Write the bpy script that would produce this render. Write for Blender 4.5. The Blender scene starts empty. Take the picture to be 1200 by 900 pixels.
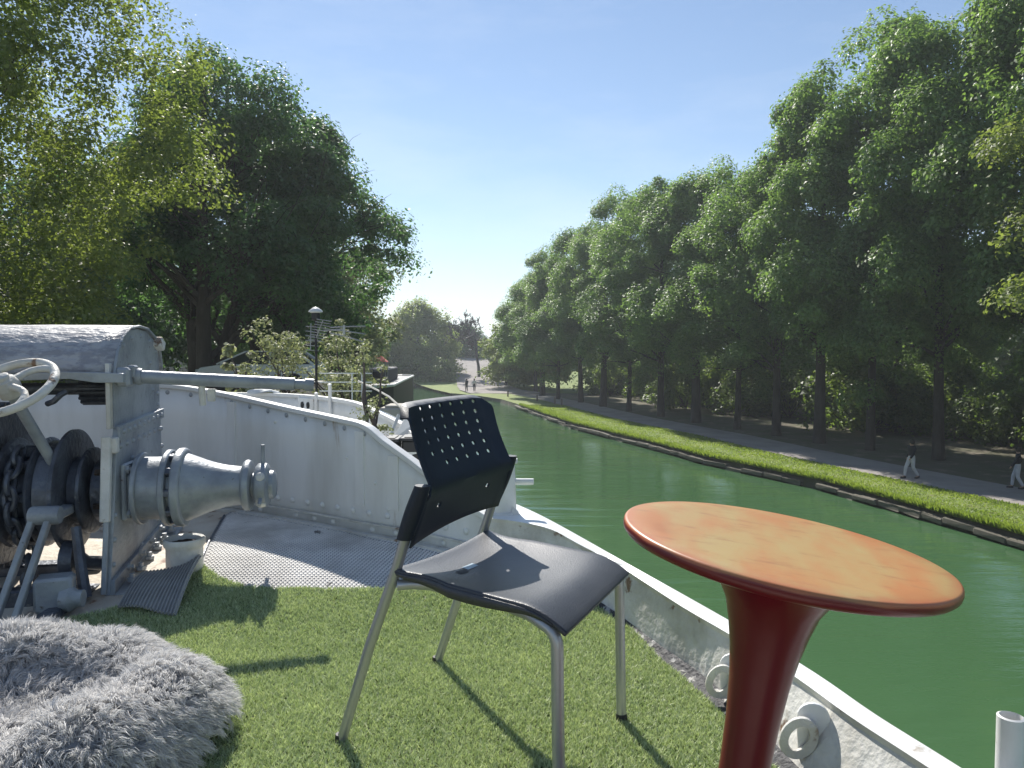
import bpy, math, random
import numpy as np
from mathutils import Vector, Matrix, noise
random.seed(7)
RNG = np.random.default_rng(7)
S = bpy.context.scene
COL = S.collection
R = math.radians
PI = math.pi

# ------------------------------------------------------------------ camera
CZ = 6.0                     # eye height above the canal water
D = 5.05                     # height of the bow deck above the water
cam_d = bpy.data.cameras.new('camera')
cam = bpy.data.objects.new('camera', cam_d)
COL.objects.link(cam)
cam.location = (0, 0, CZ)
cam.rotation_euler = (PI/2 - math.atan(38/880), 0, 0)
cam_d.sensor_width = 36
cam_d.lens = 880/1200*36
cam_d.clip_start = 0.05
cam_d.clip_end = 6000
S.camera = cam
# ------------------------------------------------------------------ sky, sun
SUN_AZ, SUN_EL = 17.0, 42.0   # degrees left of the view, degrees up
w = bpy.data.worlds.new('World')
S.world = w
w.use_nodes = True
nt = w.node_tree
bg = nt.nodes['Background']
sky = nt.nodes.new('ShaderNodeTexSky')
sky.sky_type = 'NISHITA'
sky.sun_disc = False
sky.sun_elevation = R(SUN_EL)
sky.sun_rotation = R(-SUN_AZ)
sky.air_density = 1.0
sky.dust_density = 0.02
sky.ozone_density = 2.0
tc = nt.nodes.new('ShaderNodeTexCoord')
mp = nt.nodes.new('ShaderNodeMapping')
mp.inputs['Scale'].default_value = (1.2, 1.0, 4.5)
mp.inputs['Rotation'].default_value = (0.15, 0.25, 0.5)
nz = nt.nodes.new('ShaderNodeTexNoise')
nz.inputs['Scale'].default_value = 1.6
nz.inputs['Detail'].default_value = 7
nz.inputs['Roughness'].default_value = 0.6
cr = nt.nodes.new('ShaderNodeValToRGB')
cr.color_ramp.elements[0].position = 0.47
cr.color_ramp.elements[1].position = 0.85
cr.color_ramp.elements[1].color = (0.3, 0.3, 0.3, 1)
mx = nt.nodes.new('ShaderNodeMixRGB')
mx.inputs['Color2'].default_value = (8.5, 8.9, 9.4, 1)
nt.links.new(tc.outputs['Generated'], mp.inputs['Vector'])
nt.links.new(mp.outputs[0], nz.inputs['Vector'])
nt.links.new(nz.outputs['Fac'], cr.inputs[0])
nt.links.new(cr.outputs[0], mx.inputs['Fac'])
nt.links.new(sky.outputs[0], mx.inputs['Color1'])
nt.links.new(mx.outputs[0], bg.inputs['Color'])
bg.inputs['Strength'].default_value = 0.088
sun_d = bpy.data.lights.new('sun', 'SUN')
sun_d.energy = 5.0
sun_d.angle = R(0.53)
sun_d.color = (1.0, 0.955, 0.88)
sun = bpy.data.objects.new('sun', sun_d)
COL.objects.link(sun)
sv = Vector((-math.sin(R(SUN_AZ))*math.cos(R(SUN_EL)), math.cos(R(SUN_AZ))*math.cos(R(SUN_EL)), math.sin(R(SUN_EL))))
sun.rotation_euler = sv.to_track_quat('Z', 'Y').to_euler()
S.view_settings.view_transform = 'Standard'
S.view_settings.look = 'None'
S.view_settings.exposure = 0.55
S.view_settings.gamma = 1.0

# ------------------------------------------------------------------ materials
def mat(name, c, rough=0.6, metal=0.0, c2=None, nscale=6, thresh=(0.4, 0.65), bump=0.0, bscale=60,
        c3=None, n3=20, t3=(0.6, 0.7), spec=0.5, coat=0.0, aniso=None):
    m = bpy.data.materials.new(name)
    m.use_nodes = True
    t = m.node_tree
    b = t.nodes['Principled BSDF']
    b.inputs['Roughness'].default_value = rough
    b.inputs['Metallic'].default_value = metal
    b.inputs['Specular IOR Level'].default_value = spec
    b.inputs['Coat Weight'].default_value = coat
    b.inputs['Base Color'].default_value = (*c, 1)
    tcn = t.nodes.new('ShaderNodeTexCoord')
    src = tcn.outputs['Object']
    if aniso:
        mm = t.nodes.new('ShaderNodeMapping')
        mm.inputs['Scale'].default_value = aniso
        t.links.new(src, mm.inputs['Vector'])
        src = mm.outputs[0]
    last = None
    for (cc, ns, th) in ((c2, nscale, thresh), (c3, n3, t3)):
        if cc is None:
            continue
        n = t.nodes.new('ShaderNodeTexNoise')
        n.inputs['Scale'].default_value = ns
        n.inputs['Detail'].default_value = 6
        n.inputs['Roughness'].default_value = 0.62
        r = t.nodes.new('ShaderNodeValToRGB')
        r.color_ramp.elements[0].position = th[0]
        r.color_ramp.elements[1].position = th[1]
        x = t.nodes.new('ShaderNodeMixRGB')
        x.inputs['Color1'].default_value = (*c, 1)
        x.inputs['Color2'].default_value = (*cc, 1)
        t.links.new(src, n.inputs['Vector'])
        t.links.new(n.outputs['Fac'], r.inputs[0])
        t.links.new(r.outputs[0], x.inputs['Fac'])
        if last:
            t.links.new(last, x.inputs['Color1'])
        last = x.outputs[0]
    if last:
        t.links.new(last, b.inputs['Base Color'])
    if bump:
        n = t.nodes.new('ShaderNodeTexNoise')
        n.inputs['Scale'].default_value = bscale
        n.inputs['Detail'].default_value = 4
        bm_ = t.nodes.new('ShaderNodeBump')
        bm_.inputs['Strength'].default_value = bump
        bm_.inputs['Distance'].default_value = 0.02
        t.links.new(src, n.inputs['Vector'])
        t.links.new(n.outputs['Fac'], bm_.inputs['Height'])
        t.links.new(bm_.outputs[0], b.inputs['Normal'])
    return m

def leaf_mat(name, ca, cb, trans=0.45, tcol=None, rough=0.5):
    """leaf colour varies with the per-leaf attribute 'tint'; light passes through the blades"""
    m = bpy.data.materials.new(name)
    m.use_nodes = True
    t = m.node_tree
    b = t.nodes['Principled BSDF']
    out = t.nodes['Material Output']
    at = t.nodes.new('ShaderNodeAttribute')
    at.attribute_name = 'tint'
    x = t.nodes.new('ShaderNodeMixRGB')
    x.inputs['Color1'].default_value = (*ca, 1)
    x.inputs['Color2'].default_value = (*cb, 1)
    t.links.new(at.outputs['Fac'], x.inputs['Fac'])
    t.links.new(x.outputs[0], b.inputs['Base Color'])
    b.inputs['Roughness'].default_value = rough
    b.inputs['Specular IOR Level'].default_value = 0.5
    tr = t.nodes.new('ShaderNodeBsdfTranslucent')
    y = t.nodes.new('ShaderNodeMixRGB')
    y.blend_type = 'MULTIPLY'
    y.inputs['Fac'].default_value = 1
    y.inputs['Color2'].default_value = (*(tcol or (1.5, 1.7, 0.7)), 1)
    t.links.new(x.outputs[0], y.inputs['Color1'])
    t.links.new(y.outputs[0], tr.inputs['Color'])
    mi = t.nodes.new('ShaderNodeMixShader')
    mi.inputs[0].default_value = trans
    t.links.new(b.outputs[0], mi.inputs[1])
    t.links.new(tr.outputs[0], mi.inputs[2])
    t.links.new(mi.outputs[0], out.inputs['Surface'])
    return m

M = {}
M['white'] = mat('white_boat_paint', (0.76, 0.77, 0.76), 0.45, c2=(0.62, 0.62, 0.6), nscale=2.5, c3=(0.33, 0.27, 0.2), n3=14, t3=(0.66, 0.74), bump=0.06, bscale=18)
M['bulwark'] = mat('bulwark_white_paint', (0.78, 0.79, 0.78), 0.45, c2=(0.6, 0.6, 0.57), nscale=3.2, c3=(0.36, 0.27, 0.18), n3=9, t3=(0.66, 0.73), bump=0.12, bscale=9, aniso=(1, 1, 0.22))
M['whiteworn'] = mat('worn_white_paint', (0.7, 0.69, 0.65), 0.6, c2=(0.48, 0.46, 0.41), nscale=5, c3=(0.2, 0.12, 0.07), n3=11, t3=(0.61, 0.68), bump=0.3, bscale=40)
M['greypaint'] = mat('grey_machine_paint', (0.37, 0.4, 0.42), 0.42, metal=0.1, c2=(0.22, 0.24, 0.27), nscale=5, c3=(0.09, 0.06, 0.045), n3=24, t3=(0.64, 0.72), bump=0.25, bscale=50)
M['darkpaint'] = mat('dark_greasy_iron', (0.12, 0.135, 0.165), 0.38, metal=0.35, c2=(0.05, 0.055, 0.07), nscale=8, c3=(0.2, 0.2, 0.2), n3=30, t3=(0.62, 0.72), bump=0.3, bscale=45)
M['drum'] = mat('silver_grey_drum_paint', (0.33, 0.36, 0.385), 0.42, metal=0.2, c2=(0.2, 0.22, 0.25), nscale=6, bump=0.12, bscale=60, c3=(0.12, 0.09, 0.06), n3=30, t3=(0.68, 0.75))
M['hood'] = mat('flaking_hood_paint', (0.4, 0.4, 0.41), 0.5, c2=(0.27, 0.27, 0.29), nscale=26, thresh=(0.46, 0.56), bump=0.7, bscale=38, c3=(0.15, 0.12, 0.1), n3=34, t3=(0.66, 0.7), aniso=(0.5, 1, 1))
M['cream'] = mat('rusty_cream_deck', (0.62, 0.57, 0.48), 0.7, c2=(0.5, 0.42, 0.32), nscale=5, c3=(0.2, 0.09, 0.045), n3=10, t3=(0.58, 0.66), bump=0.3, bscale=40)
M['deck'] = mat('white_deck_paint', (0.78, 0.76, 0.73), 0.6, c2=(0.5, 0.48, 0.45), nscale=4, c3=(0.12, 0.12, 0.12), n3=9, t3=(0.66, 0.7), bump=0.1)
M['plate'] = mat('grimy_plate_between_studs', (0.34, 0.34, 0.34), 0.7, c2=(0.22, 0.22, 0.22), nscale=5, c3=(0.06, 0.06, 0.06), n3=9, t3=(0.6, 0.68))
M['shade_strip'] = mat('flaking_shaded_gap_paint', (0.05, 0.05, 0.055), 0.7, c2=(0.45, 0.44, 0.42), nscale=22, thresh=(0.56, 0.6), bump=0.6, bscale=50)
M['alum'] = mat('silver_tube_paint', (0.4, 0.41, 0.42), 0.35, metal=0.6)
M['plastic'] = mat('navy_black_plastic', (0.010, 0.016, 0.028), 0.5, c2=(0.015, 0.022, 0.036), nscale=5, bump=0.08, bscale=400, spec=0.35)
M['plasticseat'] = mat('faded_black_seat_plastic', (0.032, 0.036, 0.045), 0.4, c2=(0.07, 0.072, 0.08), nscale=3.5, thresh=(0.35, 0.7), bump=0.15, bscale=300)
M['seatlight'] = mat('pale_blue_light_patch', (0.4, 0.5, 0.55), 0.4)  # light falling on the seat, put into a pale blue colour
M['rubber'] = mat('black_rubber', (0.02, 0.02, 0.022), 0.6)
M['bed'] = mat('grey_cushion_cloth', (0.32, 0.33, 0.35), 0.9)
M['water_dark'] = mat('hole_dark', (0.02, 0.015, 0.012), 0.9, c2=(0.1, 0.07, 0.05), nscale=20)
M['bark'] = mat('dark_bark', (0.06, 0.048, 0.038), 0.9, c2=(0.1, 0.085, 0.07), nscale=3, bump=0.8, bscale=9, aniso=(1, 1, 0.25))
M['stone'] = mat('weathered_edging_stone', (0.13, 0.115, 0.09), 0.85, c2=(0.12, 0.11, 0.08), nscale=2.5, c3=(0.08, 0.1, 0.04), n3=4, bump=0.6, bscale=8)
M['path'] = mat('pale_gravel_path', (0.33, 0.3, 0.28), 0.95, c2=(0.25, 0.225, 0.21), nscale=0.6, bump=0.4, bscale=20)
M['soil'] = mat('leafy_forest_floor', (0.13, 0.11, 0.08), 0.95, c2=(0.09, 0.1, 0.045), nscale=0.5, c3=(0.2, 0.17, 0.13), n3=0.9, t3=(0.55, 0.65), bump=0.6, bscale=6)
M['lawn'] = mat('bright_lawn', (0.15, 0.21, 0.045), 0.9, c2=(0.22, 0.26, 0.07), nscale=0.8, c3=(0.17, 0.15, 0.08), n3=1.4, bump=0.8, bscale=14)
M['leftground'] = mat('quay_ground', (0.2, 0.19, 0.15), 0.95, c2=(0.12, 0.14, 0.06), nscale=0.3, bump=0.4, bscale=5)
M['quay'] = mat('quay_wall_stone', (0.22, 0.2, 0.17), 0.9, c2=(0.12, 0.12, 0.09), nscale=0.8, bump=0.5, bscale=4)
M['carwhite'] = mat('white_car_paint', (0.72, 0.72, 0.72), 0.25, coat=0.6)
M['glass'] = mat('dark_car_glass', (0.03, 0.035, 0.04), 0.08, spec=0.8)
M['tyre'] = mat('tyre_rubber', (0.03, 0.03, 0.03), 0.8)
M['red'] = mat('red_canopy_cloth', (0.55, 0.07, 0.05), 0.8, c2=(0.6, 0.2, 0.15), nscale=8)
M['canvas'] = mat('white_canvas', (0.6, 0.62, 0.62), 0.7, c2=(0.48, 0.5, 0.5), nscale=4, bump=0.2, bscale=12)
M['blackbox'] = mat('black_box_plastic', (0.02, 0.022, 0.026), 0.5)
M['rope'] = mat('white_rope', (0.6, 0.58, 0.52), 0.9, bump=0.5, bscale=200)
M['antenna'] = mat('dull_antenna_metal', (0.3, 0.32, 0.32), 0.4, metal=0.5)
M['pot'] = mat('terracotta_pot', (0.3, 0.14, 0.08), 0.8, c2=(0.2, 0.12, 0.09))
M['skin'] = mat('skin', (0.4, 0.25, 0.18), 0.6)
M['trouser'] = mat('pale_trousers', (0.55, 0.55, 0.58), 0.9, c2=(0.45, 0.45, 0.48), nscale=10)
M['jacket'] = mat('dark_jacket', (0.015, 0.017, 0.022), 0.9)
M['shirt'] = mat('white_shirt', (0.7, 0.7, 0.7), 0.9)
M['hair'] = mat('dark_hair', (0.02, 0.015, 0.01), 0.7)
M['wood'] = mat('grey_wood', (0.16, 0.13, 0.1), 0.9, bump=0.4, bscale=20)
M['ribmat'] = mat('grey_ribbed_rubber', (0.34, 0.34, 0.33), 0.6, c2=(0.28, 0.28, 0.27), nscale=12, bump=0.2)
M['wallpale'] = mat('pale_render', (0.5, 0.47, 0.42), 0.9, c2=(0.42, 0.39, 0.35), nscale=1.5)
M['slate'] = mat('slate_roof', (0.1, 0.1, 0.11), 0.7)

# faded red and orange table
def table_mat():
    m = mat('faded_red_table_plastic', (0.27, 0.022, 0.02), 0.3, bump=0.03, bscale=30, spec=0.45)
    t = m.node_tree
    b = t.nodes['Principled BSDF']
    tcn = t.nodes.new('ShaderNodeTexCoord')
    n = t.nodes.new('ShaderNodeTexNoise'); n.inputs['Scale'].default_value = 5.5; n.inputs['Detail'].default_value = 5
    mpn = t.nodes.new('ShaderNodeMapping'); mpn.inputs['Scale'].default_value = (0.8, 2.0, 1)
    t.links.new(tcn.outputs['Object'], mpn.inputs[0]); t.links.new(mpn.outputs[0], n.inputs['Vector'])
    r = t.nodes.new('ShaderNodeValToRGB')
    r.color_ramp.elements[0].position = 0.36; r.color_ramp.elements[0].color = (0.45, 0.195, 0.075, 1)
    r.color_ramp.elements[1].position = 0.62; r.color_ramp.elements[1].color = (0.42, 0.3, 0.125, 1)
    t.links.new(n.outputs['Fac'], r.inputs[0])
    # sun-bleached on the upward side and out to the rim
    sx = t.nodes.new('ShaderNodeSeparateXYZ')
    t.links.new(tcn.outputs['Object'], sx.inputs[0])
    r2 = t.nodes.new('ShaderNodeValToRGB')
    r2.color_ramp.interpolation = 'EASE'
    r2.color_ramp.elements[0].position = 0.991; r2.color_ramp.elements[1].position = 0.9985
    mr = t.nodes.new('ShaderNodeMapRange')
    mr.inputs['From Min'].default_value = 0.0; mr.inputs['From Max'].default_value = 0.66
    n2 = t.nodes.new('ShaderNodeTexNoise'); n2.inputs['Scale'].default_value = 9
    t.links.new(tcn.outputs['Object'], n2.inputs['Vector'])
    ad = t.nodes.new('ShaderNodeMath'); ad.operation = 'MULTIPLY_ADD'
    ad.inputs[1].default_value = 0.012; t.links.new(n2.outputs['Fac'], ad.inputs[0]); t.links.new(sx.outputs['Z'], ad.inputs[2])
    sb = t.nodes.new('ShaderNodeMath'); sb.operation = 'SUBTRACT'; sb.inputs[1].default_value = 0.006
    t.links.new(ad.outputs[0], sb.inputs[0])
    t.links.new(sb.outputs[0], mr.inputs['Value']); t.links.new(mr.outputs[0], r2.inputs[0])
    x = t.nodes.new('ShaderNodeMixRGB'); x.inputs['Color1'].default_value = (0.12, 0.006, 0.012, 1)
    t.links.new(r2.outputs[0], x.inputs['Fac']); t.links.new(r.outputs[0], x.inputs['Color2'])
    # the red survives in a thin ring at the rim
    vl = t.nodes.new('ShaderNodeVectorMath'); vl.operation = 'LENGTH'
    cx = t.nodes.new('ShaderNodeCombineXYZ'); t.links.new(sx.outputs['X'], cx.inputs[0]); t.links.new(sx.outputs['Y'], cx.inputs[1]); t.links.new(cx.outputs[0], vl.inputs[0])
    ma = t.nodes.new('ShaderNodeMath'); ma.operation = 'MULTIPLY_ADD'; ma.inputs[1].default_value = 0.05; t.links.new(n2.outputs['Fac'], ma.inputs[0]); t.links.new(vl.outputs['Value'], ma.inputs[2])
    m3 = t.nodes.new('ShaderNodeMapRange'); m3.inputs['From Min'].default_value = 0.252; m3.inputs['From Max'].default_value = 0.282; m3.inputs['To Max'].default_value = 0.75
    t.links.new(ma.outputs[0], m3.inputs['Value'])
    n5 = t.nodes.new('ShaderNodeTexNoise'); n5.inputs['Scale'].default_value = 42; n5.inputs['Detail'].default_value = 8; n5.inputs['Roughness'].default_value = 0.7
    mp5 = t.nodes.new('ShaderNodeMapping'); mp5.inputs['Scale'].default_value = (1, 0.3, 1); mp5.inputs['Rotation'].default_value = (0, 0, 0.7)
    t.links.new(tcn.outputs['Object'], mp5.inputs[0]); t.links.new(mp5.outputs[0], n5.inputs['Vector'])
    r5_ = t.nodes.new('ShaderNodeValToRGB'); r5_.color_ramp.elements[0].position = 0.54; r5_.color_ramp.elements[1].position = 0.72; r5_.color_ramp.elements[1].color = (0.75, 0.75, 0.75, 1)
    t.links.new(n5.outputs['Fac'], r5_.inputs[0])
    x5 = t.nodes.new('ShaderNodeMixRGB'); x5.inputs['Color2'].default_value = (0.3, 0.13, 0.06, 1)
    t.links.new(r5_.outputs[0], x5.inputs['Fac']); t.links.new(r.outputs[0], x5.inputs['Color1']); r = x5
    xr = t.nodes.new('ShaderNodeMixRGB'); xr.inputs['Color2'].default_value = (0.42, 0.07, 0.035, 1)
    t.links.new(m3.outputs[0], xr.inputs['Fac']); t.links.new(r.outputs[0], xr.inputs['Color1']); t.links.new(xr.outputs[0], x.inputs['Color2'])
    t.links.new(x.outputs[0], b.inputs['Base Color'])
    rr = t.nodes.new('ShaderNodeMapRange'); rr.inputs['To Min'].default_value = 0.3; rr.inputs['To Max'].default_value = 0.42
    t.links.new(r2.outputs[0], rr.inputs['Value']); t.links.new(rr.outputs[0], b.inputs['Roughness'])
    return m
M['table'] = table_mat()

def water_mat():
    m = bpy.data.materials.new('green_canal_water'); m.use_nodes = True
    t = m.node_tree; b = t.nodes['Principled BSDF']
    tcn = t.nodes.new('ShaderNodeTexCoord')
    n0 = t.nodes.new('ShaderNodeTexNoise'); n0.inputs['Scale'].default_value = 0.12; n0.inputs['Detail'].default_value = 3
    t.links.new(tcn.outputs['Object'], n0.inputs['Vector'])
    x = t.nodes.new('ShaderNodeMixRGB')
    x.inputs['Color1'].default_value = (0.052, 0.12, 0.05, 1); x.inputs['Color2'].default_value = (0.07, 0.148, 0.065, 1)
    t.links.new(n0.outputs['Fac'], x.inputs['Fac']); t.links.new(x.outputs[0], b.inputs['Base Color'])
    b.inputs['Roughness'].default_value = 0.04
    b.inputs['IOR'].default_value = 1.48
    mpn = t.nodes.new('ShaderNodeMapping'); mpn.inputs['Scale'].default_value = (0.55, 2.4, 1); mpn.inputs['Rotation'].default_value = (0, 0, R(6))
    t.links.new(tcn.outputs['Object'], mpn.inputs[0])
    n1 = t.nodes.new('ShaderNodeTexNoise'); n1.inputs['Scale'].default_value = 1.1; n1.inputs['Detail'].default_value = 5; n1.inputs['Roughness'].default_value = 0.55
    t.links.new(mpn.outputs[0], n1.inputs['Vector'])
    n2 = t.nodes.new('ShaderNodeTexNoise'); n2.inputs['Scale'].default_value = 6; n2.inputs['Detail'].default_value = 3
    t.links.new(mpn.outputs[0], n2.inputs['Vector'])
    # breeze patches: calm and ruffled water
    n3 = t.nodes.new('ShaderNodeTexNoise'); n3.inputs['Scale'].default_value = 0.1; n3.inputs['Detail'].default_value = 2
    t.links.new(mpn.outputs[0], n3.inputs['Vector'])
    ad = t.nodes.new('ShaderNodeMath'); ad.operation = 'MULTIPLY_ADD'; ad.inputs[1].default_value = 0.2
    n4 = t.nodes.new('ShaderNodeTexNoise'); n4.inputs['Scale'].default_value = 0.42; n4.inputs['Detail'].default_value = 2; n4.inputs['Distortion'].default_value = 0.4
    t.links.new(mpn.outputs[0], n4.inputs['Vector'])
    a4 = t.nodes.new('ShaderNodeMath'); a4.operation = 'MULTIPLY_ADD'; a4.inputs[1].default_value = 2.6
    t.links.new(n4.outputs['Fac'], a4.inputs[0]); t.links.new(n1.outputs['Fac'], a4.inputs[2])
    t.links.new(n2.outputs['Fac'], ad.inputs[0]); t.links.new(a4.outputs[0], ad.inputs[2])
    mu = t.nodes.new('ShaderNodeMath'); mu.operation = 'MULTIPLY'
    mr = t.nodes.new('ShaderNodeMapRange'); mr.inputs['From Min'].default_value = 0.3; mr.inputs['From Max'].default_value = 0.7
    mr.inputs['To Min'].default_value = 0.5; mr.inputs['To Max'].default_value = 1.2
    t.links.new(n3.outputs['Fac'], mr.inputs['Value']); t.links.new(mr.outputs[0], mu.inputs[0]); t.links.new(ad.outputs[0], mu.inputs[1])
    bp = t.nodes.new('ShaderNodeBump'); bp.inputs['Strength'].default_value = 0.5; bp.inputs['Distance'].default_value = 0.05
    t.links.new(mu.outputs[0], bp.inputs['Height']); t.links.new(bp.outputs[0], b.inputs['Normal'])
    return m
M['water'] = water_mat()
M['leafA'] = leaf_mat('linden_leaf', (0.15, 0.195, 0.06), (0.27, 0.31, 0.1), 0.5, (1.35, 1.45, 0.7), 0.55)
M['leafB'] = leaf_mat('chestnut_leaf', (0.075, 0.145, 0.07), (0.14, 0.23, 0.09), 0.48, (1.3, 1.5, 0.8), 0.5)
M['leafC'] = leaf_mat('plane_leaf', (0.12, 0.2, 0.07), (0.24, 0.33, 0.115), 0.5, (1.35, 1.5, 0.75), 0.5)
M['leafW'] = leaf_mat('willow_leaf', (0.22, 0.25, 0.12), (0.29, 0.31, 0.16), 0.5)
M['leafO'] = leaf_mat('olive_leaf', (0.2, 0.22, 0.12), (0.36, 0.37, 0.23), 0.35, (1.2, 1.3, 0.8), 0.6)
M['leafU'] = leaf_mat('understory_leaf', (0.09, 0.14, 0.045), (0.2, 0.25, 0.08), 0.5)
M['twig'] = mat('grey_twig', (0.09, 0.075, 0.07), 0.9)
M['turf'] = leaf_mat('turf_fibre', (0.3, 0.38, 0.18), (0.74, 0.79, 0.5), 0.2, (1.1, 1.2, 0.7), 0.5)
M['turfback'] = mat('turf_backing', (0.05, 0.07, 0.025), 0.9, c2=(0.09, 0.11, 0.045), nscale=60)
M['grassblade'] = leaf_mat('lawn_blade', (0.15, 0.2, 0.045), (0.27, 0.31, 0.09), 0.5)
M['fur'] = leaf_mat('grey_fur', (0.55, 0.545, 0.54), (0.82, 0.81, 0.8), 0.35, (1, 1, 1), 0.6)

# ------------------------------------------------------------------ mesh helpers
class MB:
    def __init__(s): s.v = []; s.f = []; s.sm = []
    def add(s, vs, fs, smooth=False):
        o = len(s.v); s.v += [tuple(p) for p in vs]; s.f += [tuple(i+o for i in f) for f in fs]; s.sm += [smooth]*len(fs)
        return s
    def box(s, c, d, rz=0.0, rx=0.0, ry=0.0, bev=0.0):
        hx, hy, hz = d[0]/2, d[1]/2, d[2]/2
        m = Matrix.Translation(c) @ Matrix.Rotation(rz, 4, 'Z') @ Matrix.Rotation(ry, 4, 'Y') @ Matrix.Rotation(rx, 4, 'X')
        if bev <= 0:
            pts = [(x, y, z) for x in (-hx, hx) for y in (-hy, hy) for z in (-hz, hz)]
            fs = [(0, 1, 3, 2), (4, 6, 7, 5), (0, 4, 5, 1), (2, 3, 7, 6), (0, 2, 6, 4), (1, 5, 7, 3)]
        else:
            b = bev; pts = []; idx = {}
            for i, sx in enumerate((-1, 1)):
                for j, sy in enumerate((-1, 1)):
                    for k, sz in enumerate((-1, 1)):
                        for a in range(3):
                            p = [sx*(hx-b), sy*(hy-b), sz*(hz-b)]; p[a] = (sx*hx, sy*hy, sz*hz)[a]
                            idx[(i, j, k, a)] = len(pts); pts.append(tuple(p))
            fs = []
            q = [(0, 0), (1, 0), (1, 1), (0, 1)]
            for a in range(3):
                for e in (0, 1):
                    f = []
                    for (u, v_) in q:
                        t = [0, 0, 0]; t[a] = e; t[(a+1) % 3] = u; t[(a+2) % 3] = v_
                        f.append(idx[(*t, a)])
                    fs.append(tuple(f if e else f[::-1]))
            for a in range(3):
                o1, o2 = (a+1) % 3, (a+2) % 3
                for u in (0, 1):
                    for v_ in (0, 1):
                        t0 = [0, 0, 0]; t1 = [0, 0, 0]; t0[a] = 0; t1[a] = 1
                        t0[o1] = t1[o1] = u; t0[o2] = t1[o2] = v_
                        fs.append((idx[(*t0, o1)], idx[(*t1, o1)], idx[(*t1, o2)], idx[(*t0, o2)]))
            for i in (0, 1):
                for j in (0, 1):
                    for k in (0, 1): fs.append((idx[(i, j, k, 0)], idx[(i, j, k, 1)], idx[(i, j, k, 2)]))
        s.add([m @ Vector(p) for p in pts], fs)
        return s
    def tube(s, pts, r, n=12, cap=True, closed=False):
        P = [Vector(p) for p in pts]; k = len(P)
        rr = r if isinstance(r, (list, tuple)) else [r]*k
        vs = []; fs = []; nrm = None
        for i in range(k):
            if closed: t = (P[(i+1) % k]-P[i-1]).normalized()
            else: t = (P[min(i+1, k-1)]-P[max(i-1, 0)]).normalized()
            if nrm is None:
                a = Vector((0, 0, 1)) if abs(t.z) < 0.9 else Vector((1, 0, 0))
                nrm = t.cross(a).normalized()
            else:
                nrm = (nrm - t*nrm.dot(t)).normalized()
            bn = t.cross(nrm)
            for j in range(n):
                a = 2*PI*j/n
                vs.append(P[i]+(nrm*math.cos(a)+bn*math.sin(a))*rr[i])
        m = k if closed else k-1
        for i in range(m):
            i2 = (i+1) % k
            for j in range(n):
                fs.append((i*n+j, i*n+(j+1) % n, i2*n+(j+1) % n, i2*n+j))
        s.add(vs, fs, True)
        if cap and not closed:
            s.add(vs[:n], [tuple(range(n))[::-1]]); s.add(vs[-n:], [tuple(range(n))])
        return s
    def lathe(s, prof, org=(0, 0, 0), axis='Z', n=40, mtx=None, smooth=True):
        # prof: (r, h) pairs along the axis
        org = Vector(org); vs = []; fs = []
        for (r, h) in prof:
            for j in range(n):
                a = 2*PI*j/n; c_, s_ = math.cos(a)*r, math.sin(a)*r
                p = Vector((c_, s_, h)) if axis == 'Z' else (Vector((h, c_, s_)) if axis == 'X' else Vector((c_, h, s_)))
                if mtx: p = mtx @ p
                vs.append(org+p)
        for i in range(len(prof)-1):
            for j in range(n): fs.append((i*n+j, i*n+(j+1) % n, (i+1)*n+(j+1) % n, (i+1)*n+j))
        s.add(vs, fs, smooth)
        if prof[0][0] > 1e-5: s.add(vs[:n], [tuple(range(n))[::-1]])
        if prof[-1][0] > 1e-5: s.add(vs[-n:], [tuple(range(n))])
        return s
    def prism(s, poly, t0, t1, plane='YZ'):
        # poly points extruded along the remaining axis from t0 to t1
        def mk(a, b, t): return {'YZ': (t, a, b), 'XZ': (a, t, b), 'XY': (a, b, t)}[plane]
        n = len(poly)
        vs = [mk(a, b, t0) for a, b in poly]+[mk(a, b, t1) for a, b in poly]
        fs = [tuple(range(n))[::-1], tuple(range(n, 2*n))]+[(i, (i+1) % n, n+(i+1) % n, n+i) for i in range(n)]
        s.add(vs, fs)
        return s
    def grid(s, rows, smooth=True, closed_u=False):
        h = len(rows); k = len(rows[0])
        vs = [p for r_ in rows for p in r_]; fs = []
        for i in range(h-1):
            for j in range(k-(0 if closed_u else 1)):
                j2 = (j+1) % k
                fs.append((i*k+j, i*k+j2, (i+1)*k+j2, (i+1)*k+j))
        s.add(vs, fs, smooth); return s
    def mesh(s, name):
        me = bpy.data.meshes.new(name); me.from_pydata(s.v, [], s.f); 
        me.polygons.foreach_set('use_smooth', s.sm); me.update()
        bm_fix(me)
        if any(s.sm): me.set_sharp_from_angle(angle=R(38))
        return me
    def build(s, name, m, parent=None, loc=None, bevel=0.0, **k):
        return obj(name, s.mesh(name), m, parent, loc, bevel=bevel, **k)

def bm_fix(me):
    import bmesh
    b = bmesh.new(); b.from_mesh(me)
    bmesh.ops.recalc_face_normals(b, faces=b.faces)
    b.to_mesh(me); b.free()

def obj(name, me, m, parent=None, loc=None, bevel=0.0, label=None, cat=None, group=None, kind=None):
    o = bpy.data.objects.new(name, me)
    if m is not None and not me.materials: me.materials.append(m)
    COL.objects.link(o)
    if parent: o.parent = parent
    if loc is not None: o.location = loc
    if bevel:
        b = o.modifiers.new('bevel', 'BEVEL'); b.width = bevel; b.segments = 2; b.limit_method = 'ANGLE'; b.angle_limit = R(40)
    tag(o, label, cat, group, kind)
    return o

def tag(o, label=None, cat=None, group=None, kind=None):
    if label: o['label'] = label
    if cat: o['category'] = cat
    if group: o['group'] = group
    if kind: o['kind'] = kind
    return o

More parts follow.
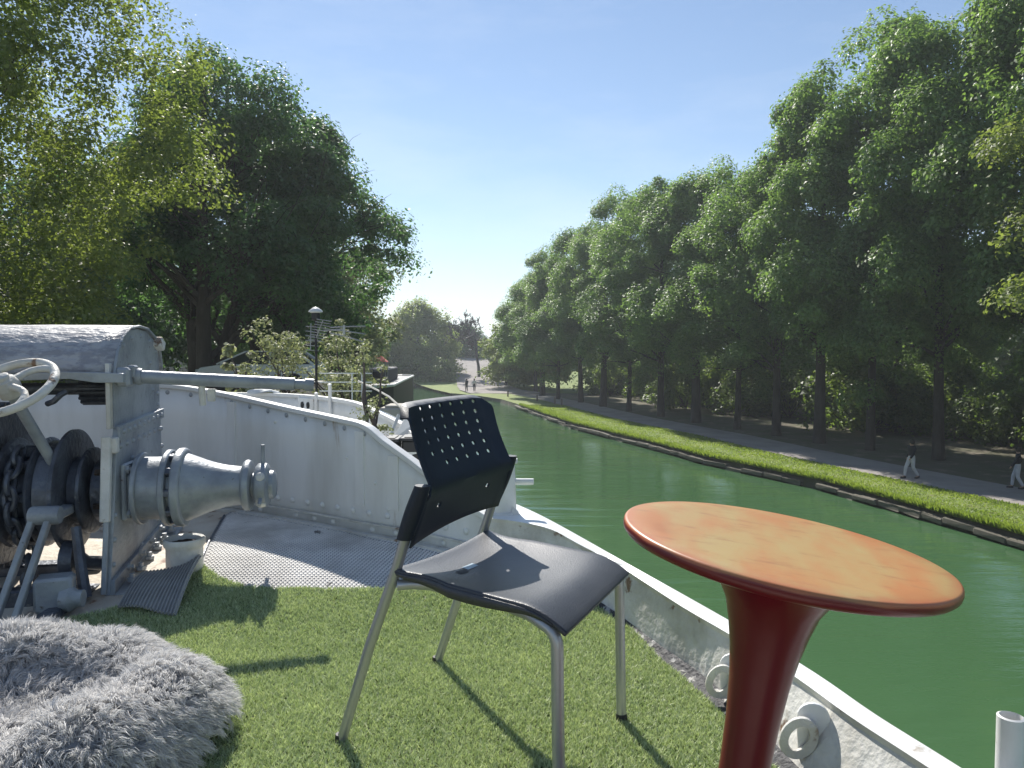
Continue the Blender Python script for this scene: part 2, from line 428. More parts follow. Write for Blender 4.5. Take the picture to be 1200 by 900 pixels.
def thing(name, label, cat, loc=(0, 0, 0), rz=0.0, group=None):
    o = bpy.data.objects.new(name, None); COL.objects.link(o)
    o.empty_display_size = 0.1
    o.location = loc; o.rotation_euler = (0, 0, rz)
    return tag(o, label, cat, group)

def kids(o): return [c for c in bpy.data.objects if c.parent == o]
def dup(root, loc, rz=None, label=None, scale=None):
    ch = list(root.children)
    r = root.copy(); COL.objects.link(r); r.location = loc
    if rz is not None: r.rotation_euler = (0, 0, rz)
    if label: r['label'] = label
    if scale: r.scale = scale
    for c0 in ch:
        c = c0.copy(); COL.objects.link(c); c.parent = r
        for g0 in list(c0.children):
            g = g0.copy(); COL.objects.link(g); g.parent = c
    return r

def soup(name, V, F_, tint=None, smooth=False):
    """fast mesh from numpy arrays; F_ has 3 or 4 corners in every face"""
    me = bpy.data.meshes.new(name)
    n = len(V); k = F_.shape[1]; m = len(F_)
    me.vertices.add(n); me.vertices.foreach_set('co', np.ascontiguousarray(V, dtype=np.float32).ravel())
    me.loops.add(m*k); me.loops.foreach_set('vertex_index', np.ascontiguousarray(F_, dtype=np.int32).ravel())
    me.polygons.add(m); me.polygons.foreach_set('loop_start', np.arange(0, m*k, k, dtype=np.int32))
    me.polygons.foreach_set('loop_total', np.full(m, k, dtype=np.int32))
    if smooth: me.polygons.foreach_set('use_smooth', np.ones(m, dtype=bool))
    me.update(calc_edges=True)
    if tint is not None:
        a = me.attributes.new('tint', 'FLOAT', 'FACE'); a.data.foreach_set('value', np.ascontiguousarray(tint, dtype=np.float32))
    return me

def unit(a): return a/np.maximum(np.linalg.norm(a, axis=1, keepdims=True), 1e-9)

def leaves(name, C, N, size, tint, rng, aspect=0.6, droop=0.0):
    """one diamond leaf per centre C facing N, bent along its midrib"""
    n = len(C)
    N = unit(N)
    T = rng.normal(size=(n, 3)); T[:, 2] -= droop
    T = unit(T-N*(T*N).sum(1, keepdims=True))
    B = np.cross(N, T)
    s = size*(0.6+0.8*rng.random((n, 1)))
    a = C-T*s*0.5; b = C+T*s*0.5-N*s*0.12; c = C+B*s*aspect*0.5+N*s*0.08; d = C-B*s*aspect*0.5+N*s*0.08
    V = np.stack([a, c, b, d], 1).reshape(-1, 3)
    F_ = np.arange(4*n).reshape(n, 4)
    return soup(name, V, F_, tint)

def crown(name, rng, zb, zt, rad, nclump, per, leaf, cr=(0.8, 1.5), lean=(0, 0), shape='oval', solid=0.35, droop=0.3, flat=0.75, clear=None):
    """clumps of leaves spread through a lumpy crown; returns mesh and clump centres"""
    h = zt-zb
    u = rng.random(nclump*3); ang = rng.random(nclump*3)*2*PI
    rr = (solid+(1-solid)*rng.random(nclump*3)**0.6)
    if shape == 'oval': prof = np.sin(PI*np.clip(u*0.86+0.1, 0, 1))**0.55
    elif shape == 'dome': prof = np.sqrt(np.clip(1-u**2.2, 0, 1))
    elif shape == 'lobed': prof = None
    elif shape == 'skirt': prof = np.clip(1.05-0.12*np.abs(u-0.3)-0.9*np.clip(u-0.55, 0, 1)**1.2*2, 0.1, 1.1)
    if shape == 'lobed':
        nl_ = 15; la = np.arange(nl_)*2.399+rng.random(nl_)*0.8; lu = (np.arange(nl_)+0.5)/nl_
        lr = rad*(0.30+0.20*rng.random(nl_)); lr[-2:] *= 0.85
        ld = rad*(0.80-0.62*lu**2.5)*(0.75+0.35*rng.random(nl_))*np.where(lu < 0.12, 0.7, 1); lz = zb+lr*0.6+(h-1.5*lr)*lu
        k_ = rng.integers(0, nl_, nclump*3); dv = unit(rng.normal(size=(nclump*3, 3))); dv[:, 2] = np.where(rng.random(nclump*3) < 0.7, np.abs(dv[:, 2]), dv[:, 2])
        out = np.stack([np.cos(la[k_]), np.sin(la[k_])], 1)
        dv[:, :2] += out*0.45; dv = unit(dv)
        q_ = (0.7+0.38*rng.random(nclump*3))*lr[k_]
        P = np.stack([out[:, 0]*ld[k_]+dv[:, 0]*q_, out[:, 1]*ld[k_]+dv[:, 1]*q_, lz[k_]+dv[:, 2]*q_*1.15], 1)
        P[:, 0] += lean[0]*(P[:, 2]-zb)/h; P[:, 1] += lean[1]*(P[:, 2]-zb)/h
        prof = np.ones(nclump*3)
    lump = 1+0.22*np.sin(ang*3+u*7+rng.random()*6)+0.16*np.sin(ang*5-u*11+rng.random()*6)
    x = np.cos(ang)*rad*prof*rr*lump+lean[0]*u; y = np.sin(ang)*rad*prof*rr*lump+lean[1]*u
    z = zb+u*h+(rng.random(len(u))-0.5)*0.8
    if shape != 'lobed': P = np.stack([x, y, z], 1)
    if clear is not None: P = P[clear(P)]
    P = P[:nclump]; nclump = len(P)
    R_ = (cr[0]+(cr[1]-cr[0])*rng.random(nclump))
    ctint = rng.random(nclump)
    idx = np.repeat(np.arange(nclump), per)
    d = unit(rng.normal(size=(len(idx), 3)))
    d[:, 2] = np.where(rng.random(len(idx)) < 0.72, np.abs(d[:, 2]), d[:, 2])
    q = (0.55+0.5*rng.random(len(idx))**0.5)[:, None]
    off = d*q*R_[idx][:, None]; off[:, 2] *= flat
    # ragged clump outline
    off *= (1+0.35*np.sin(d[:, :1]*6+ctint[idx][:, None]*20)*np.cos(d[:, 1:2]*5+ctint[idx][:, None]*30))
    hang = (d[:, 0]**2+d[:, 1]**2)*R_[idx]*droop
    C = P[idx]+off; C[:, 2] -= hang*0.6
    N = d*0.8+rng.normal(size=d.shape)*0.38+np.array([0, 0, 0.5])
    tint = np.clip(ctint[idx]*0.65+rng.random(len(idx))*0.45-0.05, 0, 1)
    return leaves(name, C, N, leaf, tint, rng, 0.65, 0.4), P

def limb_path(a, b, rng, sag=0.15, n=5):
    a = Vector(a); b = Vector(b); out = []
    L = (b-a).length
    for i in range(n):
        t = i/(n-1)
        p = a.lerp(b, t); p.z += math.sin(t*PI)*L*sag
        if 0 < i < n-1: p += Vector(rng.normal(size=3)*L*0.03)
        out.append(p)
    return out

def trunk(rng, P, r0, zsplit, ztop, lean=(0, 0), nl=14, base=0.0, multi=1, twigs=0):
    m = MB()
    for k in range(multi):
        a = 2*PI*k/multi+0.7
        ox, oy = (0.0, 0.0) if multi == 1 else (math.cos(a)*r0*0.9, math.sin(a)*r0*0.9)
        tx, ty = lean[0]+(0 if multi == 1 else math.cos(a)*2.6), lean[1]+(0 if multi == 1 else math.sin(a)*2.6)
        pts = []; rad = []
        for i in range(9):
            t = i/8
            pts.append((ox+tx*t**1.3+0.12*math.sin(3*t+k), oy+ty*t**1.3, base+(ztop-base)*t))
            rad.append(r0*(1.0 if multi == 1 else 0.65)*((1-t)**0.8*0.9+0.1)*(1.18 if i == 0 else 1))
        m.tube(pts, rad, 10)
        sel = rng.choice(len(P), min(nl, len(P)), replace=False)
        for s_ in sel:
            q = P[s_]
            tz = min(max((q[2]-(1.5+2*rng.random())-base)/(ztop-base), (zsplit-base)/(ztop-base)), 0.92)
            i = tz*8; i0 = int(i); fr = i-i0
            st = Vector(pts[i0]).lerp(Vector(pts[min(i0+1, 8)]), fr)
            L = (Vector(q)-st).length; rs = rad[i0]*0.42
            m.tube(limb_path(st, q, rng, 0.08, 5), [rs, rs*0.75, rs*0.5, rs*0.3, rs*0.12], 6, cap=False)
            if twigs:
                for _ in range(twigs):
                    e = Vector(q)+Vector(rng.normal(size=3)*L*0.16)+Vector((0, 0, L*0.08))
                    s2 = st.lerp(Vector(q), 0.55+0.35*rng.random())
                    m.tube(limb_path(s2, e, rng, 0.05, 4), [rs*0.3, rs*0.2, rs*0.12, rs*0.05], 4, cap=False)
    return m

# ================================================================== setting
def sheet(name, poly, z, m, kind='structure', parent=None):
    me = bpy.data.meshes.new(name)
    me.from_pydata([(x, y, z) for x, y in poly], [], [tuple(range(len(poly)))])
    return obj(name, me, m, parent, kind=kind)
def strip(name, left, right, m, kind='structure'):
    """sheet between two polylines of (x, y, z) with equal counts"""
    k = len(left); mb = MB()
    mb.grid([[left[i], right[i]] for i in range(k)], smooth=False)
    return mb.build(name, m, kind=kind)

EDGE = [(21.5, -40), (19.5, -10), (18.3, 5), (17.0, 14), (15.43, 22.4), (13.27, 32.3), (10.03, 39.9), (8.56, 45.5), (4.68, 57.8), (0.09, 80.7), (-1.6, 88), (-4.2, 94), (-8.5, 101), (-13, 116), (-19, 134), (-29, 150), (-44, 158)]
WALK = [(25.0, -40), (23.2, -10), (22.0, 5), (20.3, 17), (18.48, 26.9), (15.9, 35.3), (14.1, 41.8), (12.46, 49.6), (8.6, 62.0), (3.87, 84.9), (2.2, 91.5), (0.4, 98), (-3.2, 106), (-10, 118), (-18, 131), (-29, 148), (-42, 158)]
def ix(tab, y): return float(np.interp(y, [t[1] for t in tab], [t[0] for t in tab]))
LEFT = [(-4.9, -60), (-5.3, 0), (-6.0, 10), (-8.2, 33), (-13.5, 70), (-24, 120), (-32, 140), (-44, 152)]

def hill(x, y):
    """land beyond the canal end rises gently to the bridge road"""
    t = min(max((y-112-0.25*abs(x+12))/85, 0), 1); t = t*t*(3-2*t)
    return 0.4+t*5.9
# far land: a grid from the canal end to the horizon
mb = MB()
ys = [100, 112, 122, 132, 142, 155, 170, 185, 200, 230, 300, 500, 1200, 3500]
rows = []
for y in ys:
    x0 = ix(EDGE, y) if y < 158 else -44-(y-158)*6
    rows.append([(x0+(1500+y-x0)*(t**2.2), y, hill(x0+(1500-x0)*(t**2.2), y)-0.02) for t in np.linspace(0, 1, 26)])
mb.grid(rows)
mb.build('far_ground', M['lawn'], kind='structure')
# the water
mb = MB(); mb.add([(-400, -300, 0), (400, -300, 0), (400, 400, 0), (-400, 400, 0)], [(0, 1, 2, 3)])
mb.build('canal_water', M['water'], kind='structure')
# right bank
n = len([e for e in EDGE if e[1] <= 101])
L_ = EDGE[:n]; W_ = WALK[:n]
def interp_line(tab, ys): return [(ix(tab, y), y) for y in ys]
YS = [-40, -10, 0, 8, 14, 18, 22.4, 26, 29, 32.3, 36, 39.9, 43, 45.5, 50, 54, 57.8, 64, 72, 80.7, 88, 94, 101]
mb = MB(); rows = []
for y in YS:
    a = ix(EDGE, y); b = ix(WALK, y); k = 12
    rows.append([(a+0.28+(b-a-0.28)*t, y, 0.42+0.05*math.sin(t*PI)+0.02*noise.noise((a+t*5, y*0.7, 0))) for t in np.linspace(0, 1, k)])
mb.grid(rows)
mb.build('grass_bank', M['lawn'], kind='structure')
strip('gravel_path', [(ix(WALK, y)-0.1, y, 0.41) for y in YS], [(ix(WALK, y)+3.6, y, 0.41) for y in YS], M['path'])
strip('forest_floor', [(ix(WALK, y)+3.5, y, 0.38) for y in YS], [(1400, y*1.0, 0.38) for y in YS], M['soil'])
# earth below the edging
mb = MB(); mb.grid([[(ix(EDGE, y)+0.3, y, 0.43), (ix(EDGE, y)+0.12, y, -0.6)] for y in YS], smooth=False)
mb.build('bank_side', M['soil'], kind='structure')
# edging stones of the canal, each its own piece
edging = thing('canal_edging', 'row of low weathered edging stones between lawn and green water', 'stone edging', (0, 0, 0))
rng = np.random.default_rng(3)
sm_ = []
for k in range(5):
    b_ = MB(); b_.box((0, 0, 0), (0.32, 1.0, 0.22), bev=0.03)
    b_.v = [(x+rng.normal()*0.015, y+rng.normal()*0.01, z+rng.normal()*0.015) for x, y, z in b_.v]
    me = b_.mesh('stone'); me.materials.append(M['stone']); sm_.append(me)
y = 15.0
while y < 78:
    L0 = (0.9+0.8*rng.random())*(1 if y < 45 else 1.5)
    ya, yb = y, y+L0
    xa, xb = ix(EDGE, ya), ix(EDGE, yb)
    if not (31.4 < y < 32.9):
        o = bpy.data.objects.new('stone', sm_[rng.integers(5)]); COL.objects.link(o); o.parent = edging
        o.location = ((xa+xb)/2+0.12+rng.normal()*0.03, (ya+yb)/2, 0.17+rng.normal()*0.04)
        o.rotation_euler = (rng.normal()*0.02, rng.normal()*0.05, math.atan2(-(xb-xa), yb-ya)+rng.normal()*0.01)
        o.scale = (1, math.hypot(xb-xa, yb-ya)*0.98, 1)
    y = yb
# lawn blades
nb = 90000
yy = 16+62*RNG.random(nb)**1.7; ea = np.interp(yy, [t[1] for t in EDGE], [t[0] for t in EDGE]); wb = np.interp(yy, [t[1] for t in WALK], [t[0] for t in WALK])
edgy = RNG.random(nb) < 0.22
tt = np.where(edgy, 0.035+0.055*RNG.random(nb), 0.08+0.91*RNG.random(nb))
P = np.stack([ea+(wb-ea)*tt, yy, np.full(nb, 0.43)], 1)
hgt = np.where(edgy, 0.2, 0.07)*(0.5+RNG.random(nb)); ang = RNG.random(nb)*PI
wv = np.stack([np.cos(ang), np.sin(ang), 0*ang], 1)*(0.018+yy*0.0007)[:, None]
tip = P+np.stack([RNG.normal(size=nb)*0.05-edgy*0.08, RNG.normal(size=nb)*0.05, hgt], 1)
V = np.stack([P-wv, P+wv, tip], 1).reshape(-1, 3)
tn = np.clip(0.5+0.3*np.sin(P[:, 0]*1.3+P[:, 1]*0.7)*np.sin(P[:, 1]*1.9)+0.3*RNG.normal(size=nb), 0, 1)
obj('bank_grass', soup('bank_grass', V, np.arange(3*nb).reshape(nb, 3), tn), M['grassblade'], label='short bright green grass of the canal bank lawn', cat='grass', kind='stuff')
# pale raised road beyond the water
road = []
for (xl, xr, y) in [(-5.5, 5.0, 99), (-7.5, 1.5, 108), (-8.6, 0, 118), (-9.6, -1.6, 130), (-11, -3.2, 145), (-13, -5.4, 165), (-16.2, -7.6, 200), (-24, -14, 290)]:
    road.append((xl, xr, y))
mb = MB(); mb.grid([[(xl+(xr-xl)*t, y, hill(xl+(xr-xl)*t, y)+0.09) for t in np.linspace(0, 1, 4)] for xl, xr, y in road], smooth=False)
mb.build('far_road', M['path'], kind='structure')
# left bank: raised quay with a wall down to the water
LY = [-60, -10, 0, 10, 20, 33, 50, 70, 95, 120, 140]
strip('left_bank', [(-1500, y, 4.55) for y in LY], [(ix(LEFT, y), y, 4.55-max(0, (y-60))*0.045) for y in LY], M['leftground'])
mb = MB(); mb.grid([[(ix(LEFT, y), y, 4.55-max(0, (y-60))*0.045), (ix(LEFT, y), y, -0.6)] for y in LY], smooth=False)
mb.build('quay_wall', M['quay'], kind='structure')
mb = MB(); rows = [[(-1500, 139.9, 2), (-32, 139.9, 0.9), (-44, 152, 0.4)], [(-1500, 400, 3), (-300, 400, 3), (-200, 400, 3)]]
mb.grid(rows); mb.build('left_far_ground', M['leftground'], kind='structure')

# ------------------------------------------------------------------ trees
def make_tree(name, label, group, rng, cr_args, leafm, tr_args, loc=(0, 0, 0), rz=0.0):
    t = thing(name, label, 'tree', loc, rz, group)
    me, P = crown('crown', rng, **cr_args)
    obj('crown', me, leafm, t)
    trunk(rng, P, **tr_args).build('trunk', M['bark'], t)
    return t
rg = np.random.default_rng(11)
AV = 'tall trees of the avenue along the right bank'
protoA = []
for k in range(3):
    protoA.append(make_tree('avenue_tree', 'x', AV, rg,
        dict(zb=3.4+0.6*k, zt=[21.5, 22.5, 20][k], rad=[5.5, 5.0, 5.4][k], nclump=[320, 300, 310][k], per=270, leaf=0.185, cr=(0.55, 1.25), shape='lobed', droop=0.6, flat=0.8),
        M['leafC'], dict(r0=[0.30, 0.24, 0.36][k], zsplit=5.0, ztop=19, nl=22)))
# front row: position, variant, height factor
rowA = [(27.8, 23.4, 0, 1.0), (25.8, 29.0, 1, 1.0), (24.4, 34.6, 2, 1.15), (22.2, 38.9, 0, 1.07), (20.45, 42.7, 1, 1.09), (18.9, 46.0, 2, 1.07), (17.7, 50.1, 0, 0.86), (16.3, 54.2, 1, 0.85),
        (14.6, 59.4, 2, 0.95), (12.9, 64.9, 0, 0.95), (11.0, 70.5, 1, 0.91), (9.3, 76.5, 2, 0.93), (7.6, 82.8, 0, 0.90), (5.4, 88.2, 1, 0.78), (3.9, 95.8, 2, 0.84), (3.3, 104, 0, 0.74)]
ord_ = ['nearest', 'second nearest', 'third nearest', 'fourth nearest', 'fifth', 'sixth', 'seventh', 'eighth', 'ninth', 'tenth', 'eleventh', 'twelfth', 'thirteenth', 'fourteenth', 'fifteenth', 'sixteenth and farthest']
used = set()
for i, (x, y, k, s) in enumerate(rowA):
    lab = f'tall avenue tree, {ord_[i]} of the row beside the gravel path'
    if k not in used:
        used.add(k); o = protoA[k]; o.location = (x, y, 0.35); o['label'] = lab; o.rotation_euler.z = rg.random()*6.28; o.scale = (1, 1, s)
    else:
        o = dup(protoA[k], (x, y, 0.35), rg.random()*6.28, lab, (0.92+0.14*rg.random(),)*2+(s,))
# second and third rows in the wood behind
for i, (x, y) in enumerate([(36, 27), (33, 40), (28.5, 56), (23.5, 72), (17.5, 90),
                            (44, 40), (37, 66)]):
    o = dup(protoA[i % 3], (x+rg.normal()*0.5, y+rg.normal()*0.7, 0.3), rg.random()*6.28, 'tall dark tree in the wood behind the avenue on the right bank', (1.0, 1.0, (0.8 if y < 50 else 0.68)+0.08*rg.random()))
    o['group'] = 'trees of the wood behind the avenue'
# low drooping growth: the near bright branch mass at the right edge
nearT = make_tree('leafy_tree', 'bright yellow-green tree with low hanging leaf clusters at the right edge', None, np.random.default_rng(5),
    dict(zb=2.6, zt=19, rad=5.0, nclump=230, per=300, leaf=0.18, cr=(0.6, 1.15), solid=0.6, droop=0.7), M['leafA'], dict(r0=0.35, zsplit=4, ztop=16, nl=16), (24.4, 27.6, 0.35))
# understory
UG = 'shrubs under the trees of the wood'
us = thing('woodland_shrub', 'x', 'shrub', (0, 0, 0), 0, UG)
me, P = crown('foliage', rg, zb=0.2, zt=3.4, rad=2.6, nclump=40, per=130, leaf=0.24, cr=(0.6, 1.0), solid=0.2, shape='dome')
obj('foliage', me, M['leafU'], us)
trunk(rg, P, 0.07, 0.2, 2.6, nl=8, multi=3).build('stem', M['bark'], us)
first = True
for i in range(46):
    row = i % 2
    y = 30+80*(i/46)+rg.normal()*0.8
    x = ix(rowA_x := [(a, b) for a, b, _, _ in rowA], y)+(9.5 if row == 0 else 15)+rg.normal()*1.6
    lab = 'leafy dark green shrub growing under the trees of the wood'
    sc = (0.9+0.5*rg.random(),)*2+(0.9+0.9*rg.random(),)
    if first: us.location = (x, y, 0.3); us['label'] = lab; us.scale = sc; first = False
    else: dup(us, (x, y, 0.3), rg.random()*6.28, lab, sc)
# dense far wood closing the view on the right
nC = 1500
P = np.stack([np.zeros(nC)]*3, 1)
ty = 20+110*rg.random(nC); P[:, 1] = ty; P[:, 0] = np.interp(ty, [20, 40, 100, 130], [64, 60, 44, 32])+rg.random(nC)*10; P[:, 2] = 15*rg.random(nC)
idx = np.repeat(np.arange(nC), 45); dd = unit(rg.normal(size=(len(idx), 3)))
obj('far_wood', leaves('far_wood', P[idx]+dd*2.0*rg.random((len(idx), 1))**0.4, dd+np.array([0, 0, 0.5]), 0.75, rg.random(len(idx))*0.8, rg), M['leafU'],
    label='dark dense wood closing the view behind the avenue trees', cat='wood', kind='stuff')

# left bank trees
make_tree('linden_tree', 'big pale green linden filling the upper left of the view', None, np.random.default_rng(21),
    dict(zb=0.9, zt=19.0, rad=5.6, nclump=950, per=250, leaf=0.11, cr=(0.4, 0.95), solid=0.45, droop=0.9, flat=0.85), M['leafA'], dict(r0=0.35, zsplit=2.5, ztop=15, nl=30, twigs=3), (-13.9, 17.5, 4.4))
make_tree('chestnut_tree', 'dark chestnut tree with leaning trunk behind the windlass hood', None, np.random.default_rng(22),
    dict(zb=2.0, zt=12.9, rad=4.5, nclump=360, per=230, leaf=0.14, cr=(0.4, 0.95), shape='lobed', lean=(1.2, 0), droop=0.4), M['leafB'], dict(r0=0.5, zsplit=1.2, ztop=11, nl=22, lean=(1.0, 0), multi=3, twigs=4), (-12.3, 30, 4.4))
make_tree('chestnut_tree', 'dark spreading chestnut tree whose crown reaches right over the canal', None, np.random.default_rng(23),
    dict(zb=1.6, zt=12.0, rad=4.8, nclump=450, per=230, leaf=0.15, cr=(0.4, 1.0), shape='lobed', lean=(0.5, 0), droop=0.4), M['leafB'], dict(r0=0.5, zsplit=1.2, ztop=10, nl=22, lean=(1.0, 0), multi=2, twigs=4), (-10.7, 33, 4.4))
make_tree('young_tree', 'light airy young tree at the right edge of the dark chestnut crown', None, np.random.default_rng(24),
    dict(zb=1.0, zt=7.9, rad=2.7, nclump=110, per=110, leaf=0.2, cr=(0.4, 0.9), solid=0.3), M['leafO'], dict(r0=0.16, zsplit=1.5, ztop=7, nl=16), (-9.4, 45, 4.4))
bt = make_tree('backdrop_tree', 'x', 'trees on the left bank behind the chestnuts', np.random.default_rng(25),
    dict(zb=0.3, zt=11.5, rad=6.0, nclump=200, per=130, leaf=0.34, cr=(0.9, 1.8), solid=0.3), M['leafB'], dict(r0=0.35, zsplit=2, ztop=10, nl=12), (-24, 42, 4.4))
bt['label'] = 'dark green tree on the left bank seen behind the big lindens and chestnuts'
for x, y, s in [(-33, 36, 1.1), (-16, 48, 0.8), (-21, 62, 0.9), (-30, 54, 1.1), (-14.5, 62, 0.6), (-44, 44, 1.2), (-20, 75, .9), (-26, 27, .8), (-38, 24, 1.0)]:
    dup(bt, (x, y, 4.2), rg.random()*6.28, bt['label'], (s, s, s))
# far end of the canal
make_tree('willow_tree', 'rounded pale weeping willow beyond the end of the canal', None, np.random.default_rng(26),
    dict(zb=0.6, zt=13.6, rad=7.6, nclump=330, per=110, leaf=0.42, cr=(0.9, 1.6), solid=0.7, shape='dome', droop=1.6, flat=1.3), M['leafW'], dict(r0=0.6, zsplit=2, ztop=11, nl=12), (-17.6, 140, 0.6))
ft = make_tree('distant_tree', 'x', 'distant trees beyond the canal end', np.random.default_rng(27),
    dict(zb=0.3, zt=9.5, rad=5.2, nclump=150, per=90, leaf=0.5, cr=(1.0, 2.0), solid=0.3, shape='dome'), M['leafB'], dict(r0=0.35, zsplit=2, ztop=8, nl=8), (-10.5, 172, 1.5))
ft['label'] = 'distant green tree on the skyline beyond the canal end'
for x, y, z, s in [(-15.5, 178, 3, .8), (-24, 182, 2, 0.95), (-33, 160, 1, 1.1), (-42, 175, 2, 1.2), (-30, 200, 3, 1.0), (-52, 168, 1, 1.3), (-64, 180, 1, 1.4), (-4, 205, 5, .55), (-8.5, 230, 5, .5), (2, 185, 4, .75), (8, 160, 3, .9), (14, 170, 3, 1.0), (22, 165, 3, 1.1), (32, 150, 2, 1.2), (-20.5, 160, 1, .7), (-27, 148, .5, .6), (-78, 170, 1, 1.5), (-95, 160, 1, 1.5), (-36, 146, .6, .7)]:
    dup(ft, (x, y, z), rg.random()*6.28, ft['label'], (s, s, s))
lt = make_tree('light_tree', 'x', 'light green trees at the far end of the avenue', np.random.default_rng(28),
    dict(zb=0.4, zt=8.5, rad=3.6, nclump=110, per=110, leaf=0.36, cr=(0.7, 1.4), solid=0.3), M['leafA'], dict(r0=0.25, zsplit=1.5, ztop=7, nl=8), (-0.9, 113, 0.9))
lt['label'] = 'light green tree standing where the avenue meets the far road'
for x, y, z, s in [(1.8, 118, 1.0, 1.25), (-1.2, 126, 1.6, .8), (4.5, 112, .7, 1.5)]:
    dup(lt, (x, y, z), rg.random()*6.28, lt['label'], (s, s, s))
# bare tree on the skyline
rb = np.random.default_rng(31)
mb = MB()
def branch(p, d, L, r, depth):
    pts = [p]; q = Vector(p); dd = Vector(d).normalized()
    for i in range(4):
        dd = (dd+Vector(rb.normal(size=3)*0.16)+Vector((0, 0, 0.05))).normalized(); q = q+dd*L/4; pts.append(q.copy())
    r = max(r, 0.05); mb.tube(pts, [r, r*0.85, r*0.75, r*0.65, r*0.55], 5, cap=False)
    if depth == 0: return
    for k in range(4):
        i = (3 if depth > 4 else 2)+int(rb.random()*2.4)
        nd = (dd*0.8+Vector(rb.normal(size=3)*0.62)+Vector((0, 0, 0.22))); branch(pts[min(i, 4)], nd, L*(0.48+0.2*rb.random()), r*0.55, depth-1)
branch((0, 0, 0), (0, 0, 1), 7.6, 0.3, 5)
bt0 = thing('bare_tree', 'leafless spreading tree against the sky at the far end of the canal', 'tree', (-5.7, 130, 1.6))
mb.build('trunk', M['twig'], bt0)

# posts at the path
pg = 'low wooden posts beside the gravel path'
pb = MB(); pb.lathe([(0.09, 0), (0.09, 0.75), (0.05, 0.8)], n=10); pme = pb.mesh('wooden_post'); pme.materials.append(M['wood'])
for (x, y) in [(6.3, 79), (6.9, 77), (4.6, 83.5), (1.3, 92)]:
    o = bpy.data.objects.new('wooden_post', pme); COL.objects.link(o); o.location = (x-1.8, y, 0.4)
    tag(o, 'short dark wooden post where grass meets the gravel path', 'post', pg)

# ------------------------------------------------------------------ cars on the left bank
def car(loc, rz, label):
    t = thing('parked_car', label, 'car', loc, rz)
    prof = [(-2.2, 0.35), (-2.25, 0.62), (-2.1, 0.85), (-1.3, 0.98), (2.05, 0.98), (2.2, 0.8), (2.2, 0.35)]
    b = MB(); b.prism(prof, -0.88, 0.88, 'XZ'); b.build('body', M['carwhite'], t, bevel=0.07)
    cab = [(-1.45, 0.97), (-0.45, 1.42), (1.35, 1.44), (2.0, 0.97)]
    b = MB(); vs = [(x, -0.82+(0.16 if z > 1 else 0), z) for x, z in cab]+[(x, 0.82-(0.16 if z > 1 else 0), z) for x, z in cab]
    b.add(vs, [(3, 2, 1, 0), (4, 5, 6, 7), (0, 1, 5, 4), (1, 2, 6, 5), (2, 3, 7, 6), (0, 4, 7, 3)]); b.build('window_glass', M['glass'], t)
    b = MB(); b.box((0.45, 0, 1.445), (1.85, 1.34, 0.05), bev=0.02)
    for sx in (-1, 1):
        b.tube([(-1.47, 0.83*sx, 0.98), (-0.45, 0.67*sx, 1.44)], 0.035, 6); b.tube([(1.35, 0.67*sx, 1.45), (2.03, 0.83*sx, 0.97)], 0.05, 6); b.tube([(0.45, 0.83*sx, 0.98), (0.45, 0.68*sx, 1.44)], 0.035, 6)
    b.build('roof', M['carwhite'], t)
    for sx in (-1, 1):
        for x in (-1.4, 1.35):
            b = MB(); b.lathe([(0.18, -0.1), (0.32, -0.1), (0.33, 0), (0.32, 0.1), (0.18, 0.1)], (x, 0.8*sx, 0.33), 'Y', 18); wv_ = b.build('wheel', M['tyre'], t)
            b = MB(); b.lathe([(0.19, -0.08), (0.19, 0.08)], (x, 0.8*sx, 0.33), 'Y', 14); b.build('rim', M['antenna'], wv_)
        b = MB(); b.box((-1.2, 1.0*sx, 1.02), (0.12, 0.2, 0.12), bev=0.02); b.build('mirror', M['carwhite'], t)
        b = MB(); b.box((-2.2, 0.62*sx, 0.72), (0.12, 0.36, 0.14), bev=0.02); b.build('headlight', M['canvas'], t)
    return t
c1 = car((-9.35, 28.3, 4.56), 0.03, 'white parked car with dark windscreen seen above the silver pipe')
# a dark barge far ahead with a small red canopy on it
db = thing('moored_barge', 'dark barge moored far ahead below the willow, left bank', 'boat', (0, 0, 0))
pl = [(-11.2, 50), (-10.6, 48.2), (-9.2, 47.6), (-8.3, 48.4), (-7.9, 50), (-9.2, 70), (-10.5, 72), (-12.8, 71)]
b = MB(); b.prism(pl, -.3, 3.7, 'XY'); b.build('hull', M['blackbox'], db, bevel=.1)
b = MB(); b.tube([(x, y, 3.75) for x, y in pl], .09, 6, closed=True); b.build('rail', M['white'], db)
b = MB(); b.box((-10.4, 60, 4.2), (1.8, 9, 1.0), rz=.07, bev=.08); cb_ = b.build('cabin', M['slate'], db)
for k in range(5):
    b = MB(); b.box((-9.45-.11*k, 56.8+1.6*k, 4.3), (.05, .9, .45), rz=.07, bev=.02); b.build('window', M['glass'], cb_)
b = MB(); b.box((-10.3, 55.45, 4.3), (1.1, .05, .45), bev=.02); b.build('window', M['glass'], cb_)
rc = thing('red_canopy', 'small red canopy in the distance beyond the potted plants', 'canopy', (-9.4, 53, 0.25))
b = MB()
b.add([(-0.62, -0.5, 5.1), (0.62, -0.5, 5.02), (0.62, 0.5, 5.02), (-0.62, 0.5, 5.1), (-.2, 0, 5.5), (.2, 0, 5.45)], [(0, 1, 5, 4), (1, 2, 5), (2, 3, 4, 5), (3, 0, 4), (0, 3, 2, 1)])
b.build('roof_cloth', M['red'], rc)
for sx in (-0.55, 0.55):
    for sy in (-0.42, 0.42):
        b = MB(); b.tube([(sx, sy, 3.45), (sx, sy, 5.08)], 0.03, 6); b.build('leg', M['antenna'], rc)
